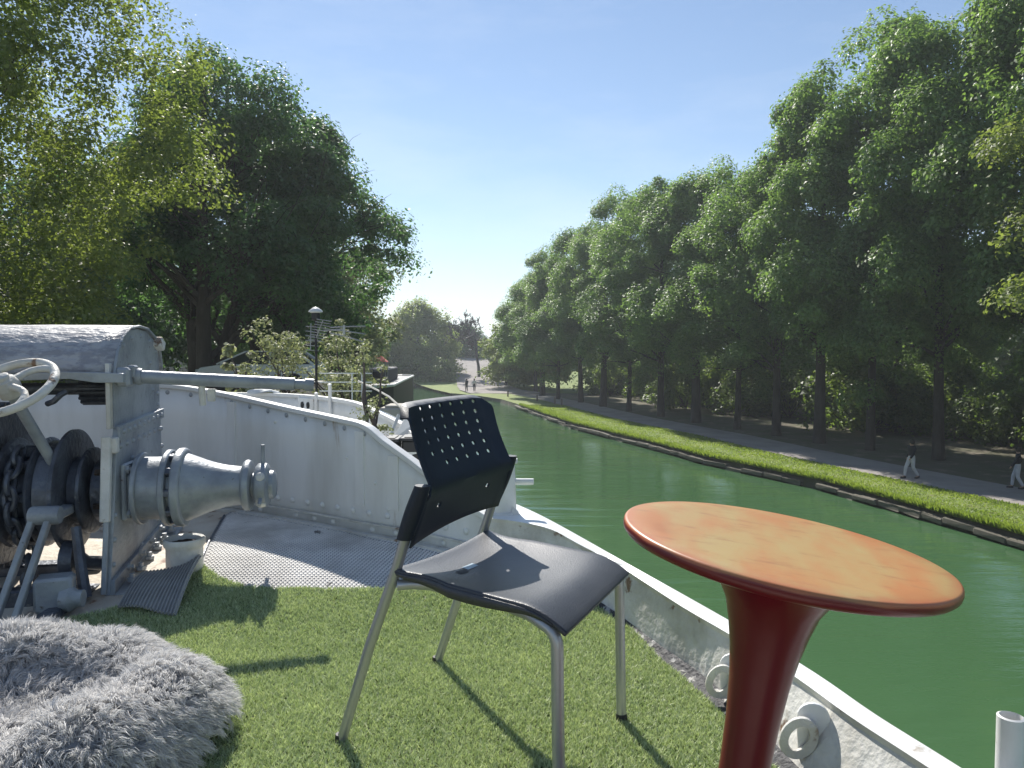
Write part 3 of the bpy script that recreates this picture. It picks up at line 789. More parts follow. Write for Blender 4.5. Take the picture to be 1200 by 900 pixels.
for i, (x, y, q) in enumerate([(-20, 137, 1.5), (-17.5, 134, 1.3), (-15, 132, 1.5), (-12.6, 128, 1.1), (-23.5, 143, 1.7), (-13.6, 136, 1.6)]):
    o = dup(us, (x, y, .35), rg.random()*6.28, 'dark shrub at the foot of the willow beyond the canal end', (q, q, q*1.1)); o['group'] = 'shrubs at the foot of the willow'

# ------------------------------------------------------------------ people
def person(loc, rz, label, top, bottom, H=1.72, stride=0.28, detail=True, arms=0.1):
    t = thing('person', label, 'person', loc, rz)
    k = H/1.72
    J = {'pel': (0, 0, .95), 'wa': (0, 0.01, 1.08), 'ch': (0, 0, 1.3), 'nk': (0, 0.0, 1.47), 'hd': (0, 0.02, 1.56), 'ht': (0, .02, 1.66),
         'hl': (.09, 0, .9), 'kl': (.1, stride*0.55+.04, .5), 'al': (.1, stride*0.9, .1), 'tl': (.11, stride*0.9+.17, .03),
         'hr': (-.09, 0, .9), 'kr': (-.1, -stride*0.2+.05, .5), 'ar': (-.1, -stride*0.95, .13), 'tr': (-.11, -stride*0.95+.15, .03),
         'sl': (.18, 0, 1.4), 'el': (.24, -arms*1.2, 1.14), 'wl': (.23, -arms*0.6+.1, .9), 'fl': (.225, .13-arms*.6, .81),
         'sr': (-.18, 0, 1.4), 'er': (-.24, arms, 1.14), 'wr': (-.23, arms+.14, .92), 'fr': (-.225, arms+.2, .84)}
    RD = {'pel': (.14, .1), 'wa': (.12, .09), 'ch': (.15, .1), 'nk': (.055, .055), 'hd': (.08, .095), 'ht': (.06, .075), 'hl': (.085, .085), 'kl': (.055, .055), 'al': (.038, .038), 'tl': (.04, .03),
          'hr': (.085, .085), 'kr': (.055, .055), 'ar': (.038, .038), 'tr': (.04, .03), 'sl': (.055, .055), 'el': (.042, .042), 'wl': (.028, .028), 'fl': (.03, .015), 'sr': (.055, .055), 'er': (.042, .042), 'wr': (.028, .028), 'fr': (.03, .015)}
    def skin(name, names, edges, m, grow=0.0, parent=t, root='pel', lift=None):
        me = bpy.data.meshes.new(name)
        ii = {n_: i for i, n_ in enumerate(names)}
        me.from_pydata([tuple(c*k for c in (lift or J).get(n_, J[n_])) for n_ in names], [(ii[a], ii[b]) for a, b in edges], [])
        o = obj(name, me, m, parent)
        mo = o.modifiers.new('skin', 'SKIN'); mo.use_smooth_shade = True
        for i, n_ in enumerate(names):
            me.skin_vertices[0].data[i].radius = ((RD[n_][0]+grow)*k, (RD[n_][1]+grow)*k)
            me.skin_vertices[0].data[i].use_root = (n_ == root)
        s_ = o.modifiers.new('sub', 'SUBSURF'); s_.levels = 1; s_.render_levels = 2
        return o
    E_ = [('pel', 'wa'), ('wa', 'ch'), ('ch', 'nk'), ('nk', 'hd'), ('hd', 'ht'), ('pel', 'hl'), ('hl', 'kl'), ('kl', 'al'), ('al', 'tl'), ('pel', 'hr'), ('hr', 'kr'), ('kr', 'ar'), ('ar', 'tr'),
          ('ch', 'sl'), ('sl', 'el'), ('el', 'wl'), ('wl', 'fl'), ('ch', 'sr'), ('sr', 'er'), ('er', 'wr'), ('wr', 'fr')]
    skin('body', list(J), E_, M['skin'])
    skin('trousers', ['pel', 'wa', 'hl', 'kl', 'al', 'hr', 'kr', 'ar'], [('wa', 'pel'), ('pel', 'hl'), ('hl', 'kl'), ('kl', 'al'), ('pel', 'hr'), ('hr', 'kr'), ('kr', 'ar')], bottom, 0.022)
    skin('jacket', ['wa', 'ch', 'nk', 'sl', 'el', 'wl', 'sr', 'er', 'wr', 'pel'], [('pel', 'wa'), ('wa', 'ch'), ('ch', 'nk'), ('ch', 'sl'), ('sl', 'el'), ('el', 'wl'), ('ch', 'sr'), ('sr', 'er'), ('er', 'wr')], top, 0.024,
         root='ch', lift={'pel': (0, 0, .98), 'nk': (0, 0, 1.44)})
    b = MB(); b.lathe([(0.0, 0.12), (0.06, 0.11), (0.095, 0.07), (0.108, 0.0), (0.1, -0.06), (0.085, -0.1)], (0, -0.005*k, 1.62*k), n=14); b.build('hair', M['hair'], t)
    for s_, a in ((1, 'l'), (-1, 'r')):
        p = J['a'+a]; q = J['t'+a]
        b = MB(); b.tube([(p[0]*k, (p[1]-0.05)*k, 0.05*k+max(p[2]-.1, 0)), (p[0]*k, (p[1]+0.05)*k, 0.055*k), (q[0]*k, (q[1]+.02)*k, 0.04*k)], [0.045*k, 0.05*k, 0.035*k], 8); b.build('shoe', M['rubber'], t)
    return t
person((17.6, 32.9, 0.41), R(100), 'person walking on the shaded path in pale trousers and a dark jacket', M['jacket'], M['trouser'])
person((20.6, 30.4, 0.41), R(60), 'person in dark clothes with pale trousers at the right edge of the photo', M['jacket'], M['trouser'], stride=0.2)
person((-6.1, 101, 0.62), R(150), 'distant person in dark clothes standing at the foot of the far road', M['jacket'], M['jacket'], stride=0.06)
person((-5.1, 101.6, 0.62), R(200), 'distant person in white top beside the one in dark clothes', M['shirt'], M['jacket'], stride=0.06)
person((-17.6, 133.5, 0.5), R(180), 'distant person in white standing under the willow', M['shirt'], M['trouser'], stride=0.06)

# ================================================================== the barge we stand on
def smooth01(t): t = min(max(t, 0), 1); return t*t*(3-2*t)
def dk(x, y): return D+0.12*smooth01((y-2.3)/1.1)          # deck sheers up towards the bow
def catmull(P, n=6):
    P = [Vector(p) for p in P]; out = []
    for i in range(len(P)-1):
        p0 = P[max(i-1, 0)]; p1 = P[i]; p2 = P[i+1]; p3 = P[min(i+2, len(P)-1)]
        for k in range(n):
            t = k/n; out.append(0.5*((2*p1)+(-p0+p2)*t+(2*p0-5*p1+4*p2-p3)*t*t+(-p0+3*p1-3*p2+p3)*t**3))
    out.append(P[-1]); return out
barge = thing('barge', 'white steel barge whose bow deck carries the chair, table and windlass', 'boat', (0, 0, 0))
# bulwark: plan and height of its top (z over D)
BW = [(-4.6, 1.0, .80), (-4.4, 2.4, .80), (-3.9, 3.3, .79), (-3.2, 3.82, .77), (-2.5, 4.02, .76), (-1.9, 4.01, .768), (-1.54, 3.93, .73), (-1.1, 3.68, .668), (-.80, 3.48, .632), (-.67, 3.385, .612), (-.575, 3.33, .55), (-.45, 3.265, .475), (-.379, 3.22, .431), (-.28, 3.16, .37), (-.178, 3.10, .308), (-.1, 3.04, .272)]
bw = catmull(BW, 5)
def dkl(x, y): return dk(x, y)-D
mb = MB()
rows = []
for p in bw:
    x, y, zt = p; zb = dkl(x, y)-0.01; rows.append([(x, y, D+zb+(zt-zb)*t) for t in np.linspace(0, 1, 5)])
mb.grid(rows)
bul = mb.build('bulwark', M['bulwark'], barge)
so = bul.modifiers.new('thick', 'SOLIDIFY'); so.thickness = 0.012; so.offset = 1
# riveted butt straps where the bulwark plates join
for k_ in (31, 44, 52):
    p = bw[k_]; q = bw[k_+1]; t_ = Vector((q.x-p.x, q.y-p.y, 0)).normalized(); n_ = Vector((t_.y, -t_.x, 0)); zb = D+dkl(p.x, p.y)+.13; zt = D+p.z-.03
    if zt-zb < .08: continue
    m = MB(); c_ = Vector((p.x, p.y, 0))+n_*.003
    m.add([(c_+t_*a+n_*b+Vector((0, 0, z))) for a in (-.028, .028) for b in (-.003, .004) for z in (zb, zt)], [(0, 1, 3, 2), (4, 6, 7, 5), (0, 4, 5, 1), (2, 3, 7, 6), (0, 2, 6, 4), (1, 5, 7, 3)])
    m.build('butt_strap', M['bulwark'], bul)
# top flange
def rail_sweep(pts, wdt, hgt, off=0.0):
    m = MB(); rows = []
    for i, p in enumerate(pts):
        a = pts[max(i-1, 0)]; b = pts[min(i+1, len(pts)-1)]
        t = (Vector(b)-Vector(a)); t.normalize(); nn = Vector((-t.y, t.x, 0)).normalized()  # left of travel = outboard here
        c_ = Vector((p[0], p[1], D+p[2]))+nn*off
        up = t.cross(nn)*-1
        if up.z < 0: up = -up
        rows.append([c_-nn*wdt/2-up*hgt/2, c_+nn*wdt/2-up*hgt/2, c_+nn*wdt/2+up*hgt/2, c_-nn*wdt/2+up*hgt/2])
    m.grid(rows, smooth=False, closed_u=True)
    m.add(rows[0], [(0, 1, 2, 3)]); m.add(rows[-1], [(3, 2, 1, 0)])
    return m
rail_sweep(bw, 0.05, 0.022, 0.012).build('bulwark_flange', M['white'], barge, bevel=0.004)
# bottom angle strip against the wall
low = [Vector((p[0], p[1], dkl(p[0], p[1])+0.055)) for p in bw]
rail_sweep(low, 0.014, 0.008, -0.012).build('bulwark_seam', M['whiteworn'], barge)
low2 = [Vector((p[0], p[1], dkl(p[0], p[1])+0.006)) for p in bw]
rail_sweep(low2, 0.05, 0.014, -0.02).build('bulwark_foot', M['whiteworn'], barge)
# rivets and dark drain scallops of the bulwark
rv = MB(); rv.lathe([(0.015, 0), (0.0135, 0.004), (0.008, 0.008), (0.0, 0.009)], n=10); rvm = rv.mesh('rivet'); rvm.materials.append(M['white'])
def along(pts, step, x0=-9, x1=9):
    acc = 0; out = []
    for i in range(len(pts)-1):
        a, b = Vector(pts[i]), Vector(pts[i+1]); L = (b-a).length
        while acc < L:
            p = a.lerp(b, acc/L)
            if x0 < p.x < x1: out.append((p, (b-a).normalized()))
            acc += step
        acc -= L
    return out
def put(me, name, parent, p, nrm, m=None, sc=1.0):
    o = bpy.data.objects.new(name, me); COL.objects.link(o); o.parent = parent
    o.location = p; o.rotation_euler = Vector(nrm).to_track_quat('Z', 'Y').to_euler(); o.scale = (sc, sc, sc)
    return o
for hh, st, ph in ((0.10, 0.105, 0), (0.03, 0.13, 0)):
    for p, t in along([Vector((q[0], q[1], 0)) for q in bw], st, -3.2, -0.15):
        nn = Vector((t.y, -t.x, 0)).normalized()
        zz = D+dkl(p.x, p.y)+hh
        if hh > .05 or RNG.random() < .8:
            put(rvm, 'rivet', bul, Vector((p.x, p.y, zz))+nn*0.001, nn)
for xx, zz in [(-1.9, .62), (-1.2, .6), (-.62, .36), (-.78, .46), (-.55, .25), (-.43, .31)]:
    pp = min(bw, key=lambda q: abs(q[0]-xx)); put(rvm, 'rivet', bul, Vector((pp[0], pp[1], D+zz))+Vector((-.25, -.97, 0))*0.001, (-.3, -.95, 0), sc=0.6)
sc_ = MB(); sc_.lathe([(0.0, 0.004), (0.016, 0.003), (0.02, 0.0)], n=12); scm = sc_.mesh('bolt_head'); scm.materials.append(M['greypaint'])
for p, t in along([Vector(q) for q in bw], 0.135, -3.0, -0.62):
    nn = Vector((t.y, -t.x, 0)).normalized()
    o = put(scm, 'bolt_head', bul, Vector((p.x, p.y, D+p.z-0.032))+nn*0.002, nn); o.scale = (0.6, 0.6, 0.6)
# gunwale on the canal side: flat top between inner and outer line, inner face leaning in to the deck
INN = [(-.095, 3.035, .272), (.037, 2.968, .27), (.149, 2.885, .262), (.24, 2.80, .232), (.378, 2.63, .192), (.516, 2.27, .172), (.606, 2.05, .165), (.687, 1.80, .16), (.733, 1.593, .16), (.792, 1.393, .16), (.90, 1.0, .16), (1.02, .5, .16), (1.2, -.4, .16)]
OUT = [(-.12, 3.50, .30), (.0, 3.31, .283), (.10, 3.16, .268), (.205, 3.0, .245), (.415, 2.61, .203), (.575, 2.27, .18), (.66, 2.05, .173), (.742, 1.80, .167), (.79, 1.593, .165), (.848, 1.393, .165), (.955, 1.0, .165), (1.08, .5, .165), (1.26, -.4, .165)]
BAS = [(-.11, 3.03), (.0, 2.95), (.10, 2.87), (.2, 2.79), (.34, 2.62), (.495, 2.27), (.562, 2.05), (.61, 1.80), (.645, 1.593), (.70, 1.393), (.80, 1.0), (.92, .5), (1.1, -.4)]
inn = catmull(INN, 4); out_ = catmull(OUT, 4); bas = catmull([(x, y, dkl(x, y)-.005) for x, y in BAS], 4)
def V3(p): return Vector((p[0], p[1], D+p[2]))
mb = MB(); mb.grid([[V3(inn[i]), V3(inn[i])+(V3(out_[i])-V3(inn[i]))*.5+Vector((0, 0, .002)), V3(out_[i]), V3(out_[i])-Vector((0, 0, .03))] for i in range(len(inn))], smooth=False)
mb.build('gunwale_top', M['white'], barge, bevel=0.003)
mb = MB(); mb.grid([[V3(inn[i])-Vector((0, 0, .0)), V3(inn[i])-Vector((-.004, 0, .016)), V3(bas[i])+Vector((.004, 0, 0))] for i in range(len(inn))], smooth=False)
mb.build('gunwale_inner_plate', M['whiteworn'], barge)
mb = MB(); mb.grid([[(p[0]+.008, p[1], dk(0, p[1])+.018), (p[0]-.012, p[1], dk(0, p[1])+.004), (p[0]-.055-.012*math.sin(i*1.7)-.008*math.sin(i*.6), p[1]-.01, dk(0, p[1])+.0035)] for i, p in enumerate(catmull([(x, y, 0) for x, y in BAS if y < 2.9], 10))], smooth=False)
mb.build('shade_strip', M['shade_strip'], barge)  # flaking dark strip; shade of the gap at the gunwale foot painted in
# outer hull, down to the water, with a rounded rubbing strake
hullline = [V3(p)-Vector((0, 0, .03)) for p in out_[::-1]]+[Vector((-.2, 3.55, D+.27)), Vector((-.38, 3.62, D+.3))]+[Vector((p[0]*1.02-.0, p[1]+.3-.0*p[0], D+p[2]-.35)) for p in bw[::-1] if p[0] < -.5]
mb = MB(); mb.grid([[p, p-Vector((0, 0, .6)), Vector((p.x*.97-.06, p.y-.15, 2.2)), Vector((p.x*.9-.2, p.y-.6, -.5))] for p in hullline])
mb.build('hull_plating', M['white'], barge)
mb = MB(); mb.tube([p-Vector((0, 0, .25)) for p in hullline if p.x > -.05], 0.035, 10); mb.build('rubbing_strake', M['white'], barge)
# outer shell under the bulwark
mb = MB(); mb.grid([[(p[0], p[1]+.013, D+p[2]-.02), (p[0]*1.02, p[1]+.3, D+p[2]-.36)] for p in bw if p[0] < -.4]); mb.build('bow_plating', M['white'], barge)
# deck
def right_lim(y):
    if y <= 3.03: return float(np.interp(-y, [-p[1] for p in BAS], [p[0] for p in BAS]))+0.015
    return float(np.interp(y, [3.03, 3.1, 3.22, 3.33, 3.48, 3.68, 3.93, 4.02], [-.1, -.178, -.379, -.575, -.8, -1.1, -1.54, -2.4]))
rows = []
for y in np.concatenate([np.linspace(-.4, 2.2, 12), np.linspace(2.3, 4.0, 30)]):
    xl = float(np.interp(y, [-.4, 2.4, 3.3, 3.82, 4.02], [-4.6, -4.4, -3.9, -3.2, -2.5])); xr = right_lim(y)
    rows.append([(xl+(xr-xl)*t, y, dk(0, y)) for t in np.linspace(0, 1, 14)])
mb = MB(); mb.grid(rows); mb.build('deck', M['cream'], barge)
# studded plate: sheet with a border and thousands of small studs
PL = [(-1.45, 3.75), (-1.36, 3.40), (-1.285, 3.09), (-1.19, 2.72), (-1.12, 2.45)]
def pl_left(y): return float(np.interp(-y, [-p[1] for p in PL], [p[0] for p in PL]))
rows = []
for y in np.linspace(2.35, 3.86, 34):
    xl = pl_left(y); xr = max(right_lim(y)-0.035, xl+.01); rows.append([(xl+(xr-xl)*t, y, dk(0, y)+.005) for t in np.linspace(0, 1, 8)])
mb = MB(); mb.grid(rows); tp = mb.build('tread_plate', M['plate'], barge)
vs = []; fc = []
rg2 = np.random.default_rng(9)
row = 0; y = 2.45
while y < 3.86:
    z = dk(0, y)+.005; x = pl_left(y)+0.02+(0.0085 if row % 2 else 0)
    xr = right_lim(y)-0.05
    while x < xr:
        n0 = len(vs); r_ = 0.0088; h_ = 0.0032
        for (a, s_) in ((0, 1), (1, .72)):
            for k in range(4):
                an = PI/4+k*PI/2; vs.append((x+math.cos(an)*r_*s_*1.1, y+math.sin(an)*r_*s_, z+a*h_))
        fc += [(n0+k, n0+(k+1) % 4, n0+4+(k+1) % 4, n0+4+k) for k in range(4)]+[(n0+4, n0+5, n0+6, n0+7)]
        x += 0.017
    y += 0.0155; row += 1
obj('stud', soup('stud', np.array(vs), np.array(fc)), M['deck'], tp, kind='stuff')
# dark worn edge strip of the plate
mb = MB(); mb.tube([(pl_left(y), y, dk(0, y)+.006) for y in np.linspace(2.6, 3.75, 8)], 0.006, 6); mb.build('plate_edge', M['darkpaint'], tp)
# plate seam in front of the wall
mb = MB(); mb.tube([(p[0]+.03, p[1]-.085, dk(0, p[1]-.085)+.004) for p in bw if -1.5 < p[0] < -.3], 0.004, 5); mb.build('plate_seam', M['darkpaint'], tp)

# fitting on the gunwale: white cone bollard with pins
bo = thing('mooring_bollard', 'white tapered mooring bollard with a cross pin on the wide part of the gunwale', 'bollard', (-.045, 3.13, D+.27))
b = MB(); b.lathe([(.075, 0), (.072, .012), (.064, .016), (.06, .12), (.057, .20), (.056, .215)], n=28); b.build('post', M['white'], bo)
b = MB(); b.lathe([(.068, .215), (.07, .222), (.068, .232), (.03, .236), (0, .236)], n=28); b.build('cap', M['white'], bo)
b = MB(); b.lathe([(.0135, .04), (.0135, .135), (.006, .137)], (0, 0, .135), 'X', 12); b.build('pin', M['white'], bo)
b = MB(); b.add([(.04, -.05, 0), (.085, -.055, 0), (.05, -.05, .04), (.05, -.044, .04), (.085, -.049, 0), (.04, -.044, 0)], [(0, 1, 2), (5, 3, 4), (0, 2, 3, 5), (1, 4, 3, 2), (0, 5, 4, 1)]); b.build('gusset', M['white'], bo)
# hollow post outboard
po = thing('rail_post', 'hollow white tube post standing outside the gunwale at the lower right corner', 'post', (.915, 1.35, 0))
b = MB(); b.lathe([(.0225, D-.4), (.0225, D+.281), (.0185, D+.283), (.0185, D+.1), (0, D+.1)], n=24); b.build('tube', M['white'], po)
b = MB(); b.box((-.03, 0, D+.08), (.05, .06, .1), bev=.006); b.build('bracket', M['white'], po)
# mooring eyes with links on the inner face
def eye(loc, rz, label, s=1.0, lean=0.0):
    t = thing('mooring_eye', label, 'mooring eye', loc, rz, 'mooring eyes on the inner side of the gunwale')
    t.scale = (s, s, s)
    # a rounded tongue plate stands square to the gunwale, with a folded web to the right
    pl = [(-.034, -.085), (-.040, .015)]+[(.002+.042*math.cos(a), .028+.042*math.sin(a)) for a in np.linspace(PI, 0, 11)]+[(.046, -.085)]
    b = MB(); b.prism(pl, -.006, .006, 'XZ'); b.build('plate', M['white'], t, bevel=.002)
    b = MB(); b.add([(.046, .006, .030), (.085, .03, .045), (.065, .02, -.07), (.046, .006, -.085), (.046, 0, .030), (.085, .024, .045), (.065, .014, -.07), (.046, 0, -.085)], [(0, 1, 2, 3), (7, 6, 5, 4), (0, 4, 5, 1), (1, 5, 6, 2), (2, 6, 7, 3), (3, 7, 4, 0)]); b.build('web', M['white'], t)
    # flat forged link hanging through the hole
    b = MB(); rows = []
    for k in range(32):
        a = 2*PI*k/32; ca, sa = math.cos(a), math.sin(a)
        c_ = Vector((-.036+.036*ca+.010*sa, -.020-.006*sa, -.020+.048*sa)); o_ = Vector((ca, 0, sa))
        rows.append([c_+o_*.011+Vector((0, .006, 0)), c_+o_*.013, c_+o_*.011-Vector((0, .006, 0)), c_-o_*.011-Vector((0, .006, 0)), c_-o_*.013, c_-o_*.011+Vector((0, .006, 0))])
    rows.append(rows[0]); b.grid(rows, closed_u=True); b.build('link', M['whiteworn'], t)
    b = MB(); b.lathe([(.0, -.034), (.008, -.032), (.010, -.026), (.010, .018)], (-.004, 0, .018), 'Y', 14); b.build('pin', M['whiteworn'], t)
    return t
eye((.678, 1.66, D+.100), R(-14), 'white mooring eye with a ring link right of the red table stem', 0.85)
eye((.590, 1.98, D+.085), R(-14), 'white mooring eye half hidden at the left edge of the red table stem', 0.8)

# ------------------------------------------------------------------ artificial turf
TF = [(-2.0, 2.30), (-1.66, 2.44), (-1.53, 2.57), (-1.39, 2.66), (-1.30, 2.86), (-1.24, 2.99), (-1.17, 2.91), (-1.10, 2.85), (-1.0, 2.805), (-.9, 2.79), (-.64, 2.786), (-.25, 2.78), (.0, 2.765), (.19, 2.74), (.30, 2.66), (.41, 2.46), (.47, 2.2), (.53, 1.98), (.57, 1.8), (.6, 1.6), (.655, 1.393), (.75, 1.0), (.85, .6), (-2.6, .6), (-2.6, 2.2)]
turf = thing('artificial_turf', 'worn green artificial turf covering the near part of the bow deck', 'turf', (0, 0, 0))
tf = []
for i in range(len(TF)):
    a = TF[i]; b_ = TF[(i+1) % len(TF)]; k = max(1, int(math.hypot(b_[0]-a[0], b_[1]-a[1])/.06))
    for j in range(k):
        x = a[0]+(b_[0]-a[0])*j/k; y = a[1]+(b_[1]-a[1])*j/k
        tf.append((x+.008*noise.noise((x*9, y*9, 0)), y+.012*noise.noise((x*11, y*11, 3))))
def inpoly(X, Y, poly):
    c_ = np.zeros(len(X), bool); j = len(poly)-1
    for i in range(len(poly)):
        xi, yi = poly[i]; xj, yj = poly[j]
        c_ ^= ((yi > Y) != (yj > Y)) & (X < (xj-xi)*(Y-yi)/(yj-yi+1e-12)+xi); j = i
    return c_
gx = np.arange(-2.6, .95, .025); gy = np.arange(.6, 3.02, .025)
CX, CY = np.meshgrid(gx+.0125, gy+.0125, indexing='ij'); ins_ = inpoly(CX.ravel(), CY.ravel(), tf).reshape(CX.shape)
me = bpy.data.meshes.new('backing'); NY = len(gy)+1
vx = [(x, y, dk(x, y)+.009) for x in list(gx)+[gx[-1]+.025] for y in list(gy)+[gy[-1]+.025]]
me.from_pydata(vx, [], [(i*NY+j, (i+1)*NY+j, (i+1)*NY+j+1, i*NY+j+1) for i in range(len(gx)) for j in range(len(gy)) if ins_[i, j]])
import bmesh
bm = bmesh.new(); bm.from_mesh(me); bmesh.ops.delete(bm, geom=[v for v in bm.verts if not v.link_faces], context='VERTS'); bm.to_mesh(me); bm.free()
obj('backing', me, M['turfback'], turf)
nb = 430000
X = -1.75+2.65*RNG.random(nb); Y = 1.1+1.9*RNG.random(nb)
k_ = inpoly(X, Y, tf); X = X[k_]; Y = Y[k_]; nb = len(X)
Zd = D+.12*np.clip((Y-2.3)/1.1, 0, 1)**2*(3-2*np.clip((Y-2.3)/1.1, 0, 1))+.010
lum = np.sin(X*7+1.3*np.sin(Y*5))*np.sin(Y*8+X*2)*.5+.5*np.sin(X*17+Y*13)*np.sin(Y*19-X*9)
hh = .007+.009*RNG.random(nb)+.0015*lum
P = np.stack([X, Y, Zd], 1); a = RNG.random(nb)*2*PI
wv = np.stack([np.cos(a), np.sin(a), 0*a], 1)*.0021
ln = np.stack([RNG.normal(size=nb)*.0075, RNG.normal(size=nb)*.0075, hh], 1)
V = np.stack([P-wv, P+wv, P+ln], 1).reshape(-1, 3)
curl = RNG.random(nb) < .25
tn = np.clip(.34+.12*lum+.36*RNG.normal(size=nb)+curl*.35, 0, 1)
obj('fibre', soup('fibre', V, np.arange(3*nb).reshape(nb, 3), tn), M['turf'], turf, kind='stuff')

# ------------------------------------------------------------------ plastic chair
ch = thing('chair', 'black perforated plastic chair with silver legs on the turf', 'chair', (0, 0, 0))
RLp = Vector((-.413, 1.776, D)); RRp = Vector((-.227, 2.235, D)); lv = RRp-RLp; fv = Vector((.817, -.576, 0))
def cp(a, b, z): return RLp+lv*b+fv*a+Vector((0, 0, z))
for b_, lab in ((0.0, None), (1.0, None)):
    m = MB(); m.tube([cp(-.003, b_, .0), cp(.10, b_, .265), cp(.185, b_, .455), cp(.225, b_, .56), cp(.262, b_, .65)], .0125, 14); m.build('leg', M['alum'], ch)
    zf = .43 if b_ == 0 else .405
    fx = .612
    bi = .09 if b_ == 0 else .93
    m = MB(); pts = [cp(.19, b_, zf-.004), cp(.22, (b_+bi)/2, zf-.002), cp(.26, bi, zf-.004), cp(.46, bi, zf-.008), cp(.54, (b_+bi)/2, zf-.008)]
    for i in range(1, 7):
        an = i/6*PI/2; pts.append(cp(.575+(fx-.575)*math.sin(an), b_, zf-.01-(.04)*(1-math.cos(an))))
    pts += [cp(fx+.003, b_, .2), cp(fx+.008, b_, 0.0)]
    m.tube(pts, .0125, 14); m.build('leg', M['alum'], ch)
    for q in (cp(0, b_, .012), cp(fx+.008, b_, .012)):
        m = MB(); m.lathe([(.0145, -.012), (.0145, .01), (.013, .016)], q, n=14); m.build('foot_cap', M['rubber'], ch)
    # black sleeve where the back clips on
    m = MB(); rows = []
    for t in np.linspace(0, 1, 9):
        z = .535+.125*t; a = .216+.055*t; r_ = .021+.004*math.sin(PI*t); bb = b_+(-.01 if b_ == 0 else .01)
        cc = cp(a, bb, z); rows.append([cc+lv.normalized()*math.cos(q)*r_*.8+fv*math.sin(q)*r_ for q in np.linspace(0, 2*PI, 14, endpoint=False)])
    m.grid(rows, closed_u=True); m.add(rows[0], [tuple(range(14))]); m.add(rows[-1], [tuple(range(14))[::-1]]); m.build('sleeve', M['plastic'], ch)
for a_, z_ in ((.25, .425), (.5, .418)):
    m = MB(); m.tube([cp(a_, .1, z_-.004), cp(a_, .5, z_-.016), cp(a_, .92, z_-.02)], .010, 10); m.build('crossbar', M['alum'], ch)
def backpos(u, v):
    # v 0 bottom .. 1 top, u 0 left .. 1 right
    if v < .33: t = v/.33; a = .225+.05*t; z = .515+.125*t
    else: t = (v-.33)/.67; a = .275-.075*t-.012*math.sin(t*PI); z = .64+.195*t
    if v > .94: t = (v-.94)/.06; a -= .022*t*t; z -= .006*t*t
    bend = (1-(2*u-1)**2)
    a -= .030*bend*(.4+.6*v)
    edge = max(0, abs(2*u-1)-.86)/.14
    a += .012*edge**2*(1 if v > .3 else .3)
    ub = u
    zc = .0
    if v > .85: zc = -.03*((v-.85)/.15)*max(0, abs(2*u-1)-.86)/.14
    ub = .0+u*1.0
    ins = (.035 if v > .38 else .0+max(0, (v-.30)/.08)*.035)
    ub = ins+(1-2*ins)*u
    zb = .008*bend*(1-v/.33) if v < .33 else 0
    return cp(a, ub, z+zc+zb)
NU, NV = 16, 22
holes = set()
for j in (10, 12, 14, 16, 18, 20):
    for i in (3, 5, 7, 9, 11, 13)[:6]:
        if j < 20 or True: holes.add((i, j))
holes = {(i, j) for i, j in holes if not (j == 10 and i == 3)}
for q in ((5, 3), (13, 3)): holes.add((q[0]-2 if q[0] == 5 else q[0]-1, 4))
m = MB()
US = np.linspace(0, 1, NU+1); VS = np.linspace(0, 1, NV+1)
vid = {}
def gv(u, v):
    k = (round(u, 5), round(v, 5))
    if k not in vid: vid[k] = len(m.v); m.v.append(tuple(backpos(u, v)))
    return vid[k]
def addf(*f): m.f.append(f); m.sm.append(True)
for i in range(NU):
    for j in range(NV):
        u0, u1, v0, v1 = US[i], US[i+1], VS[j], VS[j+1]; um, vm = (u0+u1)/2, (v0+v1)/2
        near = any((i+a, j+b_) in holes for a in (-1, 0, 1) for b_ in (-1, 0, 1))
        # neighbours of a hole cell share mid points, so give every cell near one its own centre fan
        mids = {}
        for nm, (a, b_), (uu, v_) in (('b', (0, -1), (um, v0)), ('r', (1, 0), (u1, vm)), ('t', (0, 1), (um, v1)), ('l', (-1, 0), (u0, vm))):
            if (i, j) in holes or (i+a, j+b_) in holes: mids[nm] = gv(uu, v_)
        ring = [gv(u0, v0)]+([mids['b']] if 'b' in mids else [])+[gv(u1, v0)]+([mids['r']] if 'r' in mids else [])+[gv(u1, v1)]+([mids['t']] if 't' in mids else [])+[gv(u0, v1)]+([mids['l']] if 'l' in mids else [])
        if (i, j) in holes:
            inner = []
            for (cu, cv) in ((-.7, -.7), (0, -1), (.7, -.7), (1, 0), (.7, .7), (0, 1), (-.7, .7), (-1, 0)):
                inner.append(gv(um+cu*(u1-u0)*.33, vm+cv*(v1-v0)*.44))
            for q in range(8): addf(ring[q], ring[(q+1) % 8], inner[(q+1) % 8], inner[q])
        else: addf(*ring)
bk = m.build('backrest', M['plastic'], ch)
so = bk.modifiers.new('thick', 'SOLIDIFY'); so.thickness = .005; so.offset = 0
bv = bk.modifiers.new('bevel', 'BEVEL'); bv.width = .001; bv.segments = 1; bv.limit_method = 'ANGLE'; bv.angle_limit = R(50)
